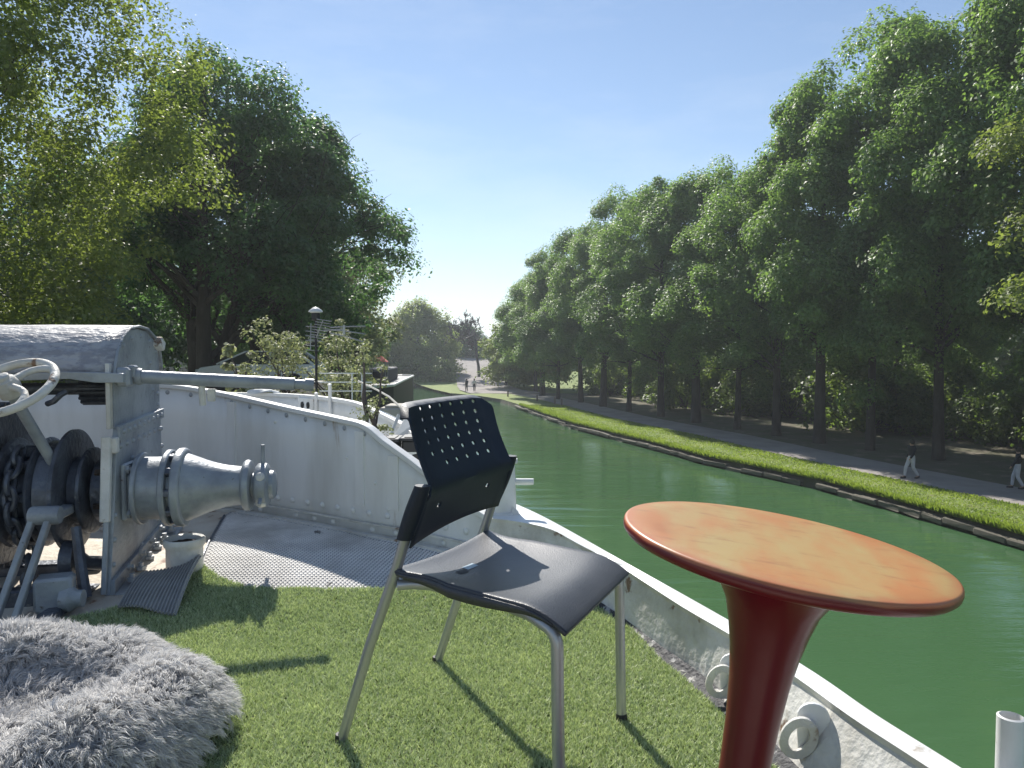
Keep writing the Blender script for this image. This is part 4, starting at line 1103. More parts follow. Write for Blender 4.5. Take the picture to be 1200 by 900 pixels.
# seat: saddle with rolled front edge and raised rear corners
def seatpos(s, u):
    a = .185+.45*s
    zl = .452; zr = .425
    z = zl+(zr-zl)*u
    sd = (2*u-1)
    z += .012*sd*sd*(1-s)-.020*(1-sd*sd)*math.sin(PI*min(s*1.15, 1))
    z += .012*math.sin(PI*s)*(1-abs(sd))*0
    if s > .76: t = (s-.76)/.24; z -= .034*t*t; a += .004*t
    if s < .12: t = (.12-s)/.12; z += .004*t*t
    ub = -.02+1.04*u
    # waisted sides near the back, corners rounded
    if s < .35: t = (.35-s)/.35; ub = .5+(ub-.5)*(1-.055*math.sin(PI*min(1, t*1.2)))
    return cp(a, ub, z)
m = MB(); m.grid([[seatpos(s, u) for u in np.linspace(0, 1, 25)] for s in np.linspace(0, 1, 29)])
st = m.build('seat', M['plasticseat'], ch)
so = st.modifiers.new('thick', 'SOLIDIFY'); so.thickness = .012; so.offset = -1
bv = st.modifiers.new('bevel', 'BEVEL'); bv.width = .004; bv.segments = 2; bv.limit_method = 'ANGLE'; bv.angle_limit = R(50)
# hanging side skirt of the seat
for u_, sg in ((0, -1), (1, 1)):
    m = MB(); rows = []
    for s in np.linspace(.02, .93, 20):
        p = seatpos(s, u_); dn = .012+.018*math.sin(PI*min(1, s*1.1)); rows.append([p-Vector((0, 0, .006)), p-Vector((0, 0, dn))+lv.normalized()*sg*-.004])
    m.grid(rows); sk = m.build('seat_skirt', M['plasticseat'], ch); so = sk.modifiers.new('thick', 'SOLIDIFY'); so.thickness = .005
# dark grip slot, and a pale patch of light painted onto the seat
m = MB(); c_ = [seatpos(.42, .22), seatpos(.42, .30), seatpos(.36, .31), seatpos(.36, .23)]
rows = []
for s in np.linspace(.20, .245, 5): rows.append([seatpos(s, u)+Vector((0, 0, .0012)) for u in np.linspace(.36, .48, 6)])
m.grid(rows); m.build('light_patch', M['seatlight'], ch)
m = MB(); m.grid([[seatpos(s, u)+Vector((0, 0, .0012)) for u in np.linspace(.25, .34, 6)] for s in np.linspace(.225, .265, 4)]); m.build('slot', M['rubber'], ch)

# ------------------------------------------------------------------ red table
ta = thing('side_table', 'red tulip shaped plastic table with sun faded orange top', 'table', (.419, 1.15, 5.705))
axis = Vector((.143, -.028, 1)).normalized()
ta.rotation_euler = axis.to_track_quat('Z', 'Y').to_euler()
ta.location = Vector((.419, 1.15, 5.705))-axis*.662
H = .662
b = MB(); b.lathe([(0, H), (.10, H), (.2, H-.0003), (.240, H-.0004), (.2432, H-.0016), (.2448, H-.0042), (.2455, H-.009), (.2445, H-.0145), (.240, H-.0195), (.222, H-.026), (.195, H-.031), (.16, H-.036), (.13, H-.040), (.112, H-.045)], n=96); top = b.build('tabletop', M['table'], ta)
b = MB(); b.lathe([(.150, H-.0355), (.126, H-.041), (.106, H-.051), (.089, H-.069), (.071, H-.100), (.061, H-.135), (.0525, H-.175), (.0455, H-.225), (.0405, H-.29), (.038, H-.36), (.0385, H-.41), (.042, H-.47), (.052, H-.53), (.075, H-.58), (.11, H-.612), (.155, H-.63), (.175, H-.638), (.178, H-.645), (.17, H-.65), (0, H-.65)], n=72); b.build('stem', M['table'], ta)

# ------------------------------------------------------------------ fluffy bed
bd = thing('pet_bed', 'round fluffy grey pet bed lying on the turf at the lower left', 'pet bed', (-1.17, 1.70, D+.012))
rb = np.random.default_rng(14)
def bedsurf(r, a):
    # r 0..1 from centre to rim foot, a angle
    Rr = .465*(1+.03*math.sin(3*a+1)+.02*math.sin(5*a))
    if r < .5: rr = r*1.0; z = .065+.035*smooth01((r-.22)/.28)+.012*math.sin(a*4)*r
    else:
        t = (r-.5)/.5; an = t*PI*.92
        rr = .5+.25*(1-math.cos(an))*.98; z = .10+.075*math.sin(an)-.10*t**3+.015*math.sin(3*a+2)+.010*math.sin(7*a)
    z += .012*noise.noise((math.cos(a)*r*4, math.sin(a)*r*4, 1.5))*2
    return Vector((math.cos(a)*rr*Rr*1.0, math.sin(a)*rr*Rr, max(z, 0)))
m = MB(); m.grid([[bedsurf(r, a) for a in np.linspace(0, 2*PI, 72, endpoint=False)] for r in np.linspace(0.001, 1, 30)], closed_u=True); m.build('cushion', M['bed'], bd)
ncl = 15000; per = 10
ra = rb.random(ncl)*2*PI; rr_ = np.sqrt(rb.random(ncl))*.985
C = np.array([bedsurf(r, a) for r, a in zip(rr_, ra)])
e = 1e-3
Nn = np.array([((bedsurf(min(r+e, 1), a)-bedsurf(r-e, a)).cross(bedsurf(r, a+e)-bedsurf(r, a-e))).normalized() for r, a in zip(rr_, ra)])
Nn *= np.sign(Nn[:, 2:3]+np.where(rr_[:, None] > .9, .3, 0)+1e-6)
flow = np.stack([np.cos(ra), np.sin(ra), np.zeros(ncl)], 1)
swirl = np.array([[noise.noise((c[0]*7, c[1]*7, 0)), noise.noise((c[0]*7, c[1]*7, 9)), 0] for c in C])
Dn = unit(Nn*.55+flow*.35+swirl*1.2+rb.normal(size=(ncl, 3))*.3+np.array([.15, -.35, -.1]))
Lc = .036+.022*rb.random(ncl)
ix_ = np.repeat(np.arange(ncl), per); ns = len(ix_)
tang = unit(rb.normal(size=(ns, 3))); tang = tang-Nn[ix_]*(tang*Nn[ix_]).sum(1, keepdims=True)
root = C[ix_]+tang*.011*rb.random((ns, 1))
tipc = C[ix_]+Dn[ix_]*Lc[ix_][:, None]*(.75+.35*rb.random((ns, 1)))-np.array([0, 0, 1])*(Lc[ix_]*.22)[:, None]
tip = tipc+tang*.006
mid = (root*.5+tip*.5)+Nn[ix_]*.011+rb.normal(size=(ns, 3))*.0012
side = unit(np.cross(tip-root, rb.normal(size=(ns, 3))+np.array([0, -1.0, 0.3])))*.0009
V = np.stack([root-side, root+side, mid+side*.8, mid-side*.8, tip], 1)
V[:, :, 2] = np.maximum(V[:, :, 2], .004)
V = V.reshape(-1, 3); b5 = np.arange(ns)*5
F1 = np.stack([b5, b5+1, b5+2], 1); F2 = np.stack([b5, b5+2, b5+3], 1); F3 = np.stack([b5+3, b5+2, b5+4], 1)
tn = np.clip(rb.random(ncl)[ix_]*.6+.4*rb.random(ns), 0, 1)
obj('fur', soup('fur', V, np.concatenate([F1, F2, F3]), np.concatenate([tn, tn, tn])), M['fur'], bd, kind='stuff')

# ================================================================== windlass
wl = thing('anchor_windlass', 'big grey painted anchor windlass with riveted side plate and drums', 'windlass', (-1.50, 2.72, D), R(9.5))
AY, AZ = .25, .405
def rot_lathe(prof, n=44): b = MB(); b.lathe(prof, (0, AY, AZ), 'X', n); return b
# side plates
lowp = [(.028, .045), (.10, .40), (.135, .60), (.158, .664), (.70, .69), (.715, .40), (.735, .13), (.40, .085)]
b = MB(); b.prism(lowp, -.006, .014, 'YZ'); lp = b.build('side_plate', M['greypaint'], wl, bevel=.002)
upp = [(.150, .655), (.157, .875), (.19, .945), (.25, 1.0), (.33, 1.035), (.44, 1.045), (.56, 1.038), (.66, 1.005), (.72, .955), (.738, .88), (.735, .68)]
b = MB(); b.prism(upp, -.012, .002, 'YZ'); up_ = b.build('upper_side_plate', M['greypaint'], wl, bevel=.002)
# angle ledge along the seam between the plates, with its rivets
b = MB(); b.prism([(.14, .618), (.14, .664), (.72, .690), (.72, .648)], .014, .024, 'YZ'); ld = b.build('seam_strap', M['greypaint'], wl, bevel=.002)
rb2 = MB(); rb2.lathe([(.011, 0), (.0105, .004), (.006, .009), (0, .0095)], n=10); rme = rb2.mesh('rivet'); rme.materials.append(M['greypaint'])
def lrivet(parent, x, y, z, sc=1.0, nrm=(1, 0, 0), me=rme, name='rivet'):
    o = bpy.data.objects.new(name, me); COL.objects.link(o); o.parent = parent; o.location = (x, y, z)
    o.rotation_euler = Vector(nrm).to_track_quat('Z', 'Y').to_euler(); o.scale = (sc,)*3
for i in range(9): lrivet(ld, .0235, .18+.062*i, .641+.0028*i)
for i in range(8): lrivet(lp, .0135, .17+.072*i, .585+.0025*i)
for y, z in [(.70, .60), (.705, .52), (.71, .44), (.72, .32), (.10, .33), (.085, .24), (.07, .15), (.2, .5), (.3, .52), (.62, .2), (.40, .14)]: lrivet(lp, .0135, y, z)
for y, z in [(.26, .975), (.36, 1.005), (.48, 1.015), (.60, .995), (.68, .95), (.705, .86), (.70, .76), (.70, .71), (.60, .9), (.66, .84), (.63, .78)]: lrivet(up_, .0018, y, z, .9)
# foot angle with hexagon bolts
b = MB(); b.prism([(.03, .045), (.037, .10), (.74, .185), (.74, .13)], .014, .03, 'YZ'); b.prism([(.03, .03), (.03, .05), (.74, .135), (.74, .115)], .03, .09, 'YZ'); fa = b.build('foot_angle', M['greypaint'], wl, bevel=.002)
hb = MB(); hb.lathe([(.021, 0), (.021, .014), (.0, .0145)], n=6, smooth=False); hb.lathe([(.011, .014), (.011, .032), (0, .033)], n=10); hme = hb.mesh('bolt'); hme.materials.append(M['greypaint'])
for i in range(6): lrivet(fa, .062, .12+.108*i, .060+.0132*i+.01, .9, (0, 0, 1), hme, 'bolt')
for i in range(4): lrivet(fa, .03, .18+.14*i, .11+.017*i, .7, (1, 0, 0), hme, 'bolt')
# near edge stiffeners: twin bars above, worn channel below
for yy_ in (.130, .148):
    b = MB(); b.box((-.012, yy_, .78), (.016, .011, .25), bev=.002); b.build('edge_bar', M['whiteworn'], wl)
b = MB(); b.box((-.012, .088, .47), (.034, .028, .32), rx=-.12, bev=.004); b.build('edge_channel', M['whiteworn'], wl)
b = MB(); b.box((-.006, .046, .2), (.018, .014, .3), rx=-.17, bev=.002); b.build('edge_bar', M['greypaint'], wl)
b = MB(); b.box((.0, .12, .595), (.045, .035, .06), bev=.004); b.build('edge_clip', M['whiteworn'], wl)
# bearing block
b = MB(); b.box((.024, AY, AZ), (.02, .19, .22), bev=.006); b.box((.038, AY, AZ-.01), (.02, .15, .15), bev=.006); be = b.build('bearing_block', M['greypaint'], wl)
for sy in (-1, 1):
    for sz in (-1, 1): lrivet(be, .034, AY+.075*sy, AZ+.088*sz, .8, (1, 0, 0), hme, 'bolt')
# hood over the gears
b = MB(); prof = [(.145, .868), (.15, .895), (.185, .955), (.245, 1.012), (.33, 1.048), (.44, 1.06), (.56, 1.052), (.665, 1.018), (.73, .965), (.752, .90), (.755, .86)]
pr2 = [(.5*(prof[i][0]+prof[i+1][0]), .5*(prof[i][1]+prof[i+1][1])) for i in range(len(prof)-1)]
rows = []
for x in np.linspace(-1.1, .012, 14): rows.append([(x, y, z+.004*noise.noise((x*5, y*5, 0))) for y, z in prof])
b.grid(rows); hd_ = b.build('hood', M['hood'], wl); so = hd_.modifiers.new('t', 'SOLIDIFY'); so.thickness = .006
b = MB(); b.tube([(.008, y, z-.004) for y, z in prof], .006, 6); b.build('hood_rim', M['greypaint'], wl)
b = MB(); b.box((.012, .69, .985), (.05, .06, .045), rx=-.5, bev=.006); b.build('hood_catch', M['whiteworn'], wl)
# far side plate of the left end, shafts
b = MB(); b.prism([(y, z) for y, z in upp], -1.05, -1.03, 'YZ'); b.prism(lowp, -1.05, -1.03, 'YZ'); b.build('far_side_plate', M['greypaint'], wl)
# flat bar and clevis, then the silver pipe
b = MB(); b.prism([(-.50, .835), (-.50, .858), (-.16, .875), (-.08, .873), (.05, .868), (.05, .832), (-.05, .833), (-.14, .848)], .105, .150, 'XZ'); b.build('flat_bar', M['greypaint'], wl, bevel=.003)
b = MB(); b.box((.035, .18, .852), (.05, .085, .075), bev=.01); b.box((.055, .2, .872), (.03, .05, .05), bev=.006); cv = b.build('clevis', M['greypaint'], wl)
b = MB(); b.tube([(.05, .21, .853), (.66, .245, .817)], .026, 20); b.tube([(.66, .245, .817), (.70, .248, .815)], .019, 18); b.tube([(.70, .248, .815), (.735, .25, .812)], .026, 18)
b.build('pipe', M['drum'], wl)
b = MB(); b.lathe([(.031, -.012), (.034, 0), (.031, .012)], (.075, .211, .852), 'X', 18); b.build('collar', M['greypaint'], wl)
b = MB(); b.tube([(.30, .235, .83), (.302, .245, .735)], .013, 10); b.box((.335, .25, .775), (.03, .02, .05), bev=.003); b.build('pipe_lug', M['whiteworn'], wl)
# warping drum on the right
b = rot_lathe([(.04, -.02), (.04, .075)]); b.build('axle', M['darkpaint'], wl)
b = rot_lathe([(.035, .058), (.140, .058), (.143, .061), (.143, .073), (.140, .076), (.125, .0765), (.124, .12), (.125, .158), (.08, .159)]); b.build('drum_flange', M['drum'], wl)
b = rot_lathe([(.10, .160), (.147, .160), (.152, .165), (.152, .179), (.147, .184), (.118, .185), (.118, .197), (.112, .198)]); ring = b.build('drum_ring', M['drum'], wl)
for i in range(10):
    a = 2*PI*i/10; c0 = Vector((.195, AY+math.cos(a)*.130, AZ+math.sin(a)*.130))
    q = MB(); q.box((0, 0, 0), (.03, .03, .028), rx=a, bev=.004); q.v = [(c0.x+v[0], c0.y+v[1], c0.z+v[2]) for v in q.v]; q.build('pawl_lug', M['darkpaint'], ring)
b = rot_lathe([(.10, .203), (.150, .203), (.157, .209), (.158, .228), (.153, .236), (.148, .238), (.135, .239), (.132, .248), (.122, .275), (.108, .310), (.096, .345), (.087, .380), (.081, .415), (.078, .440), (.080, .452)]); b.build('drum_cone', M['drum'], wl)
b = rot_lathe([(.078, .450), (.084, .4505), (.096, .455), (.103, .463), (.104, .474), (.100, .483), (.090, .487), (.050, .488), (.050, .50)]); b.build('drum_collar', M['drum'], wl)
b = rot_lathe([(.055, .498), (.078, .502), (.088, .512), (.091, .528), (.088, .546), (.076, .556), (.060, .558), (.058, .572), (.048, .58), (0, .581)], 32); hub = b.build('drum_hub', M['drum'], wl)
for a in (PI/2, PI/2+2*PI/3, PI/2-2*PI/3, -.5):
    q = MB(); c0 = Vector((.530, AY, AZ)); d = Vector((0, math.cos(a), math.sin(a)))
    L = .165 if a == PI/2 else (.125 if a > 0 else .13)
    q.tube([c0+d*.07, c0+d*L], [.0085, .0075], 10); q.build('hub_pin', M['drum'], hub)
for a in (-.9, -2.2, 2.6):
    q = MB(); d = Vector((0, math.cos(a), math.sin(a))); q.lathe([(.018, 0), (.018, .006), (.012, .010), (0, .0105)], n=12, mtx=(Vector((0, 0, 1)).rotation_difference(d)).to_matrix().to_4x4(), org=Vector((.530, AY, AZ))+d*.086); q.build('hub_bolt', M['whiteworn'], hub)
q = MB(); q.lathe([(.017, -.003), (.017, .004)], (.53, AY, AZ), 'X', 8); q.v = [(v[0], v[1]-.055, v[2]+.04) for v in q.v]
# greasy wheels between the plates
b = rot_lathe([(.04, -1.04), (.04, -.01)]); b.build('axle', M['darkpaint'], wl)
b = rot_lathe([(.05, -.030), (.112, -.030), (.123, -.036), (.123, -.084), (.112, -.090), (.05, -.091)]); cl = b.build('clutch_ring', M['darkpaint'], wl)
for i in range(6):
    a = 2*PI*i/6+.35; q = MB(); q.box((0, 0, 0), (.026, .034, .02), rx=a); q.v = [(-.060+v[0], AY+math.cos(a)*.117+v[1], AZ+math.sin(a)*.117+v[2]) for v in q.v]; q.build('slot', M['water_dark'], cl)
b = rot_lathe([(.05, -.104), (.158, -.104), (.168, -.109), (.168, -.121), (.158, -.126), (.132, -.127), (.132, -.165), (.06, -.166)]); b.build('brake_ring', M['darkpaint'], wl)
b = rot_lathe([(.08, -.168), (.228, -.168), (.240, -.174), (.240, -.187), (.228, -.192), (.196, -.193), (.194, -.258), (.10, -.259)]); b.build('brake_drum', M['darkpaint'], wl)
# chain wheel with pockets
b = rot_lathe([(.08, -.26), (.20, -.262), (.212, -.27), (.205, -.282), (.165, -.295), (.130, -.315), (.13, -.345), (.165, -.365), (.205, -.378), (.212, -.39), (.20, -.398), (.08, -.40)], 36); cw = b.build('chain_wheel', M['darkpaint'], wl)
for i in range(8):
    a = 2*PI*i/8; q = MB(); q.box((0, 0, 0), (.085, .05, .035), rx=a, bev=.008); q.v = [(-.33+v[0], AY+math.cos(a)*.155+v[1], AZ+math.sin(a)*.155+v[2]) for v in q.v]; q.build('whelp', M['darkpaint'], cw)
# big toothed gear
def gear(x, r, w_, n, cy, cz, m, name):
    b = MB(); b.lathe([(.05, x-w_/2), (r-.03, x-w_/2), (r-.012, x-w_/2), (r-.012, x+w_/2), (.05, x+w_/2)], (0, cy, cz), 'X', 48)
    for i in range(n):
        a = 2*PI*i/n; q = MB(); q.box((0, 0, 0), (w_*.98, .018, .0118 if r < .1 else .0165), rx=a, bev=.002); b.add([(x+v[0], cy+math.cos(a)*(r-.004)+v[1], cz+math.sin(a)*(r-.004)+v[2]) for v in q.v], q.f)
    return b.build(name, m, wl)
gear(-.445, .315, .045, 44, AY, AZ+.03, M['darkpaint'], 'main_gear')
gear(-.58, .2, .05, 28, AY+.02, AZ, M['darkpaint'], 'second_gear')
gear(-.115, .062, .14, 15, .36, .80, M['darkpaint'], 'pinion')
gear(-.66, .075, .12, 16, .36, .80, M['darkpaint'], 'pinion')
b = MB(); b.lathe([(.025, -1.04), (.025, -.01)], (0, .36, .80), 'X', 14); b.build('pinion_shaft', M['darkpaint'], wl)
b = MB(); b.tube([(-.22, .12, .755), (-.19, .10, .765), (-.165, .10, .79), (-.15, .11, .80)], .011, 8); b.build('hook', M['darkpaint'], wl)
# hanging anchor chain over the wheel
lm = MB(); lm.tube([(0, .022*math.cos(a) if abs(math.cos(a)) < 2 else 0, .042*math.sin(a)) for a in np.linspace(0, 2*PI, 16, endpoint=False)], .0105, 7, closed=True); lme = lm.mesh('chain_link'); lme.materials.append(M['darkpaint'])
for i in range(15):
    a = 2.2+i*.30 if i < 9 else None
    if a is not None: p = Vector((-.33, AY+math.cos(a)*.195, AZ+math.sin(a)*.195)); d = Vector((0, -math.sin(a), math.cos(a)))
    else: p = Vector((-.33, AY-.06, AZ-.22-(i-9)*.058)); d = Vector((0, 0, 1))
    o = bpy.data.objects.new('chain_link', lme); COL.objects.link(o); o.parent = wl; o.location = p
    o.rotation_euler = (Vector((0, 0, 1)).rotation_difference(d).to_matrix().to_4x4() @ Matrix.Rotation((i % 2)*PI/2+.2, 4, 'Z')).to_euler()
# crossing low parts: brake band, levers, pivots
b = MB(); b.tube([(-.18, AY+math.cos(a)*.225, AZ+math.sin(a)*.225) for a in np.linspace(PI*.55, PI*1.75, 22)], .012, 6); b.build('brake_band', M['darkpaint'], wl)
b = MB(); b.tube([(-.14, .08, .20), (-.10, .12, .15), (-.03, .16, .13), (-.01, .17, .125)], [.03, .026, .03, .028], 10); b.build('brake_lever', M['darkpaint'], wl)
b = MB(); b.lathe([(.045, -.17), (.07, -.165), (.07, -.12), (.045, -.115)], (0, .10, .17), 'X', 24); b.build('cam_disc', M['darkpaint'], wl)
for sx in (-.012, .012):
    b = MB(); p0 = Vector((-.185+sx*2.2, -.04, .36)); p1 = Vector((-.265+sx*2.6, -.19, -.02)); d = (p1-p0); q = MB(); q.box((0, 0, 0), (.020, .03, d.length), bev=.003)
    rt = Vector((0, 0, -1)).rotation_difference(d.normalized()).to_matrix(); q.v = [tuple(rt @ Vector(v)+(p0+p1)/2) for v in q.v]; q.build('strut', M['greypaint'], wl)
b = MB(); b.lathe([(.030, -.05), (.034, -.04), (.034, .04), (.030, .05)], (-.175, -.03, .365), 'X', 16); b.box((-.16, .04, .36), (.06, .14, .035), bev=.006); b.build('strut_pivot', M['greypaint'], wl)
b = MB(); b.tube([(-.11, .06, .30), (-.085, .03, .16), (-.06, .0, .05)], [.018, .02, .022], 8); b.build('tie_rod', M['darkpaint'], wl)
b = MB(); b.box((-.13, -.08, .10), (.12, .09, .12), rz=.2, bev=.01); b.lathe([(.04, -.03), (.045, 0), (.03, .02), (.03, .04)], (-.07, -.10, .08), 'X', 16); b.build('foot_bracket', M['greypaint'], wl)
b = MB(); b.box((-.10, -.03, .045), (.05, .55, .03), rz=-.12, bev=.004); b.build('base_rail', M['darkpaint'], wl)
b = MB(); b.box((-.55, .3, .06), (.9, .08, .1), bev=.008); b.box((-.55, .02, .05), (.9, .06, .08), bev=.008); b.build('bed_beam', M['darkpaint'], wl)
b = MB(); b.box((-.72, .2, .35), (.10, .34, .6), bev=.02); b.build('gear_case', M['darkpaint'], wl)
# hand wheel on its slanting shaft
hwc = Vector((-.262, -.08, .825)); hwa = Vector((-.09, -.30, .45)).normalized()
q_ = Vector((0, 0, 1)).rotation_difference(hwa).to_matrix()
b = MB(); b.tube([hwc+q_ @ Vector((.150*math.cos(a), .150*math.sin(a), 0)) for a in np.linspace(0, 2*PI, 48, endpoint=False)], .0155, 12, closed=True); hw = b.build('hand_wheel', M['whiteworn'], wl)
for k in range(4):
    a0 = k*PI/2+.5; pts = [hwc+q_ @ Vector((r*math.cos(a0+.9*math.sin(r/.15*PI)*.5), r*math.sin(a0+.9*math.sin(r/.15*PI)*.5), .022*(1-r/.15))) for r in np.linspace(.02, .15, 8)]
    b = MB(); b.tube(pts, [.013, .013, .012, .0115, .0115, .012, .013, .014], 10); b.build('spoke', M['whiteworn'], hw)
b = MB(); b.lathe([(.036, -.03), (.042, 0), (.042, .018), (.034, .03), (.034, .034), (.022, .038), (.022, .05), (.014, .054), (0, .055)], n=24, mtx=q_.to_4x4(), org=hwc); b.build('hub', M['whiteworn'], hw)
b = MB(); b.tube([hwc-hwa*.02, hwc-hwa*.58], .019, 14); b.build('wheel_shaft', M['greypaint'], wl)
b = MB(); b.box(hwc-hwa*.55, (.10, .08, .06), bev=.012); b.build('shaft_block', M['greypaint'], wl)

# ------------------------------------------------------------------ vent stub and ribbed mat
vs_ = thing('pipe_stub', 'short open white pipe stub on the deck beside the windlass', 'pipe', (-1.30, 2.95, D+.075))
b = MB(); b.lathe([(.070, -.02), (.069, .095), (.072, .105), (.077, .11), (.079, .125), (.078, .134), (.074, .138), (.062, .134), (.059, .12), (.058, .10)], n=32); b.build('rim', M['whiteworn'], vs_)
b = MB(); b.grid([[(r*math.cos(a), r*math.sin(a), .128-.012*r/.058+.008*noise.noise((math.cos(a)*r*60, math.sin(a)*r*60, 4))) for a in np.linspace(0, 2*PI, 24, endpoint=False)] for r in (.001, .02, .035, .05, .058)], closed_u=True); b.build('debris', M['water_dark'], vs_)
mt = thing('ribbed_mat', 'piece of grey ribbed rubber mat draped at the turf edge below the pipe stub', 'mat', (0, 0, 0))
# corners: near-left, near-right, far-right, far-left
c00, c10, c11, c01 = Vector((-1.385, 2.60, D+.055)), Vector((-1.165, 2.565, D+.05)), Vector((-1.225, 2.93, D+.145)), Vector((-1.41, 2.83, D+.10))
b = MB(); rows = []
NR = 17
for s in np.linspace(0, 1, 16):
    row_ = []
    for k in range(NR*4+1):
        u = k/(NR*4); p = c00.lerp(c10, u).lerp(c01.lerp(c11, u), s)
        p = p+Vector((0, 0, .022*math.sin(s*PI)*(.6+.4*u)+.010*math.sin(u*5+s*2)+(.004 if k % 4 in (1, 2) else -.004)))
        row_.append(p)
    rows.append(row_)
b.grid(rows, smooth=False); mo_ = b.build('mat', M['ribmat'], mt); so = mo_.modifiers.new('t', 'SOLIDIFY'); so.thickness = .004

# ================================================================== next barge and its clutter
nbg = thing('neighbour_barge', 'white barge moored ahead with a low curved bulwark and plants on deck', 'boat', (0, 0, 0))
ND = 5.02
NB = [(-3.6, 7.3, 5.60), (-3.1, 7.5, 5.585), (-2.7, 7.5, 5.575), (-2.3, 7.35, 5.578), (-1.87, 7.0, 5.578), (-1.55, 6.65, 5.570), (-1.29, 6.3, 5.556), (-1.0, 5.8, 5.51), (-.73, 5.25, 5.462), (-.62, 4.9, 5.42), (-.60, 4.5, 5.38)]
nb_ = catmull(NB, 5)
b = MB(); b.grid([[(p.x, p.y, ND-.02), (p.x, p.y, p.z-.1), (p.x, p.y, p.z)] for p in nb_]); o = b.build('bulwark', M['white'], nbg); so = o.modifiers.new('t', 'SOLIDIFY'); so.thickness = .014
rail_sweep([Vector((p.x, p.y, p.z-D)) for p in nb_], .055, .03).build('bulwark_flange', M['white'], nbg)
b = MB(); b.grid([[(x, y, ND-.01) for x in xs] for y, xs in [(4.3, (-4.0, -2, -.58)), (5.25, (-4.3, -2.5, -.7)), (6.3, (-4.5, -3, -1.2)), (7.4, (-4.8, -3, -1.5)), (10, (-5.2, -3, -1.75)), (14, (-5.6, -4, -2.9)), (18, (-6.2, -5, -4.4))]]); b.build('deck', M['whiteworn'], nbg)
b = MB(); b.grid([[(x, y, ND-.012), (x-.05, y, 2.0), (x-.3, y, -.4)] for x, y in [(-.58, 4.3), (-.7, 5.25), (-1.2, 6.3), (-1.5, 7.4), (-1.75, 10), (-2.9, 14), (-4.4, 18)]]); b.build('hull_plating', M['white'], nbg)
# fairlead with two oval holes, small stanchion
b = MB(); b.box((-1.93, 7.02, 5.50), (.24, .03, .17), rz=-.7, bev=.02); fl = b.build('fairlead', M['white'], nbg)
for dx in (-.045, .045):
    b = MB(); b.lathe([(.0, .002), (.026, .001), (.027, -.01)], n=16); o = b.build('opening', M['rubber'], fl); o.location = (-1.935+dx*.77, 6.995-dx*.64-.002, 5.50); o.rotation_euler = (PI/2, 0, -.7); o.scale = (.8, 1.15, 1)
for x, y, h_ in ((-1.80, 6.92, .11), (-1.62, 6.7, .2)):
    b = MB(); b.lathe([(.016, 5.42), (.016, 5.5+h_), (.02, 5.5+h_+.01), (.0, 5.5+h_+.02)], (x, y-.03, 0), n=10); b.build('stanchion', M['white'], nbg)
# crumpled white cloth
b = MB(); b.grid([[(.15*math.cos(a)*r*(1+.15*math.sin(4*a)), .06*math.sin(a)*r, .035*math.sqrt(max(0, 1-r*r))+.012*math.sin(a*3+r*5)*r) for a in np.linspace(0, 2*PI, 24, endpoint=False)] for r in (1, .95, .85, .65, .4, .15, .01)], closed_u=True)
tag(b.build('folded_cloth', M['canvas'], loc=(-2.45, 7.4, 5.595)), 'crumpled white cloth lying on the far bulwark rail', 'cloth')
# potted shrubs
def potted(loc, label, rng, rad, zb, zt, n_, per, leaf, m, pr=.2, ph=.35, stems=5, shape='oval', droop=.3):
    t = thing('potted_shrub', label, 'plant', loc, 0, 'potted plants on the next barge')
    b = MB(); b.lathe([(pr*.75, 0), (pr*.95, ph*.9), (pr*1.05, ph*.9), (pr*1.05, ph), (pr*.9, ph), (pr*.88, ph*.92), (0, ph*.92)], n=24); b.build('pot', M['blackbox'] if pr < .2 else M['pot'], t)
    me, P = crown('foliage', rng, zb, zt, rad, n_, per, leaf, cr=(rad*.16, rad*.36), solid=.25, shape=shape, droop=droop); obj('foliage', me, m, t)
    b = MB()
    for k in range(stems):
        s_ = P[rng.integers(len(P))]; 
        b.tube(limb_path((rng.normal()*pr*.2, rng.normal()*pr*.2, ph*.9), s_, rng, .05, 6), [.016, .013, .011, .009, .006, .004], 6, cap=False)
    b.build('stem', M['twig'], t); return t
r5 = np.random.default_rng(55)
potted((-2.75, 9.0, ND), 'large olive bush in a pot left of the antenna mast', r5, .46, .45, 1.12, 44, 80, .036, M['leafO'], .22, .38, 14)
potted((-1.95, 8.6, ND), 'leafy potted olive shrub just right of the antenna mast', r5, .30, .25, .86, 36, 70, .034, M['leafO'], .2, .3, 12)
potted((-1.62, 7.9, ND), 'slender pale potted shrub nearest the chair back among the deck plants', r5, .26, .2, .74, 34, 60, .032, M['leafO'], .18, .25, 10)
potted((-2.25, 9.6, ND), 'tall loose potted shrub behind the antenna mast', r5, .34, .45, 1.0, 30, 60, .036, M['leafO'], .2, .35, 12)
potted((-3.15, 8.7, ND), 'small leafy potted plant at the left of the row of deck plants', r5, .22, .4, .98, 24, 45, .06, M['leafO'], .16, .4, 6)
potted((-.90, 4.75, D-.02), 'small grey-green herb in a black pot behind the bulwark', r5, .16, .27, .62, 44, 50, .018, M['leafO'], .12, .32, 10)
# black planter boxes
for (x, y, w_, lab) in ((-.735, 4.55, .10, 'black plastic box standing behind the bulwark, left of the pair'), (-.60, 4.60, .13, 'wider black plastic box next to the chair back behind the bulwark')):
    b = MB(); b.box((0, 0, .19), (w_, .2, .38), bev=.01); b.box((0, 0, .385), (w_+.02, .22, .02), bev=.004); b.box((0, 0, .397), (w_-.03, .17, .006)); tag(b.build('black_box', M['blackbox'], loc=(x, y, ND+.065)), lab, 'box', group='black boxes behind the bulwark')
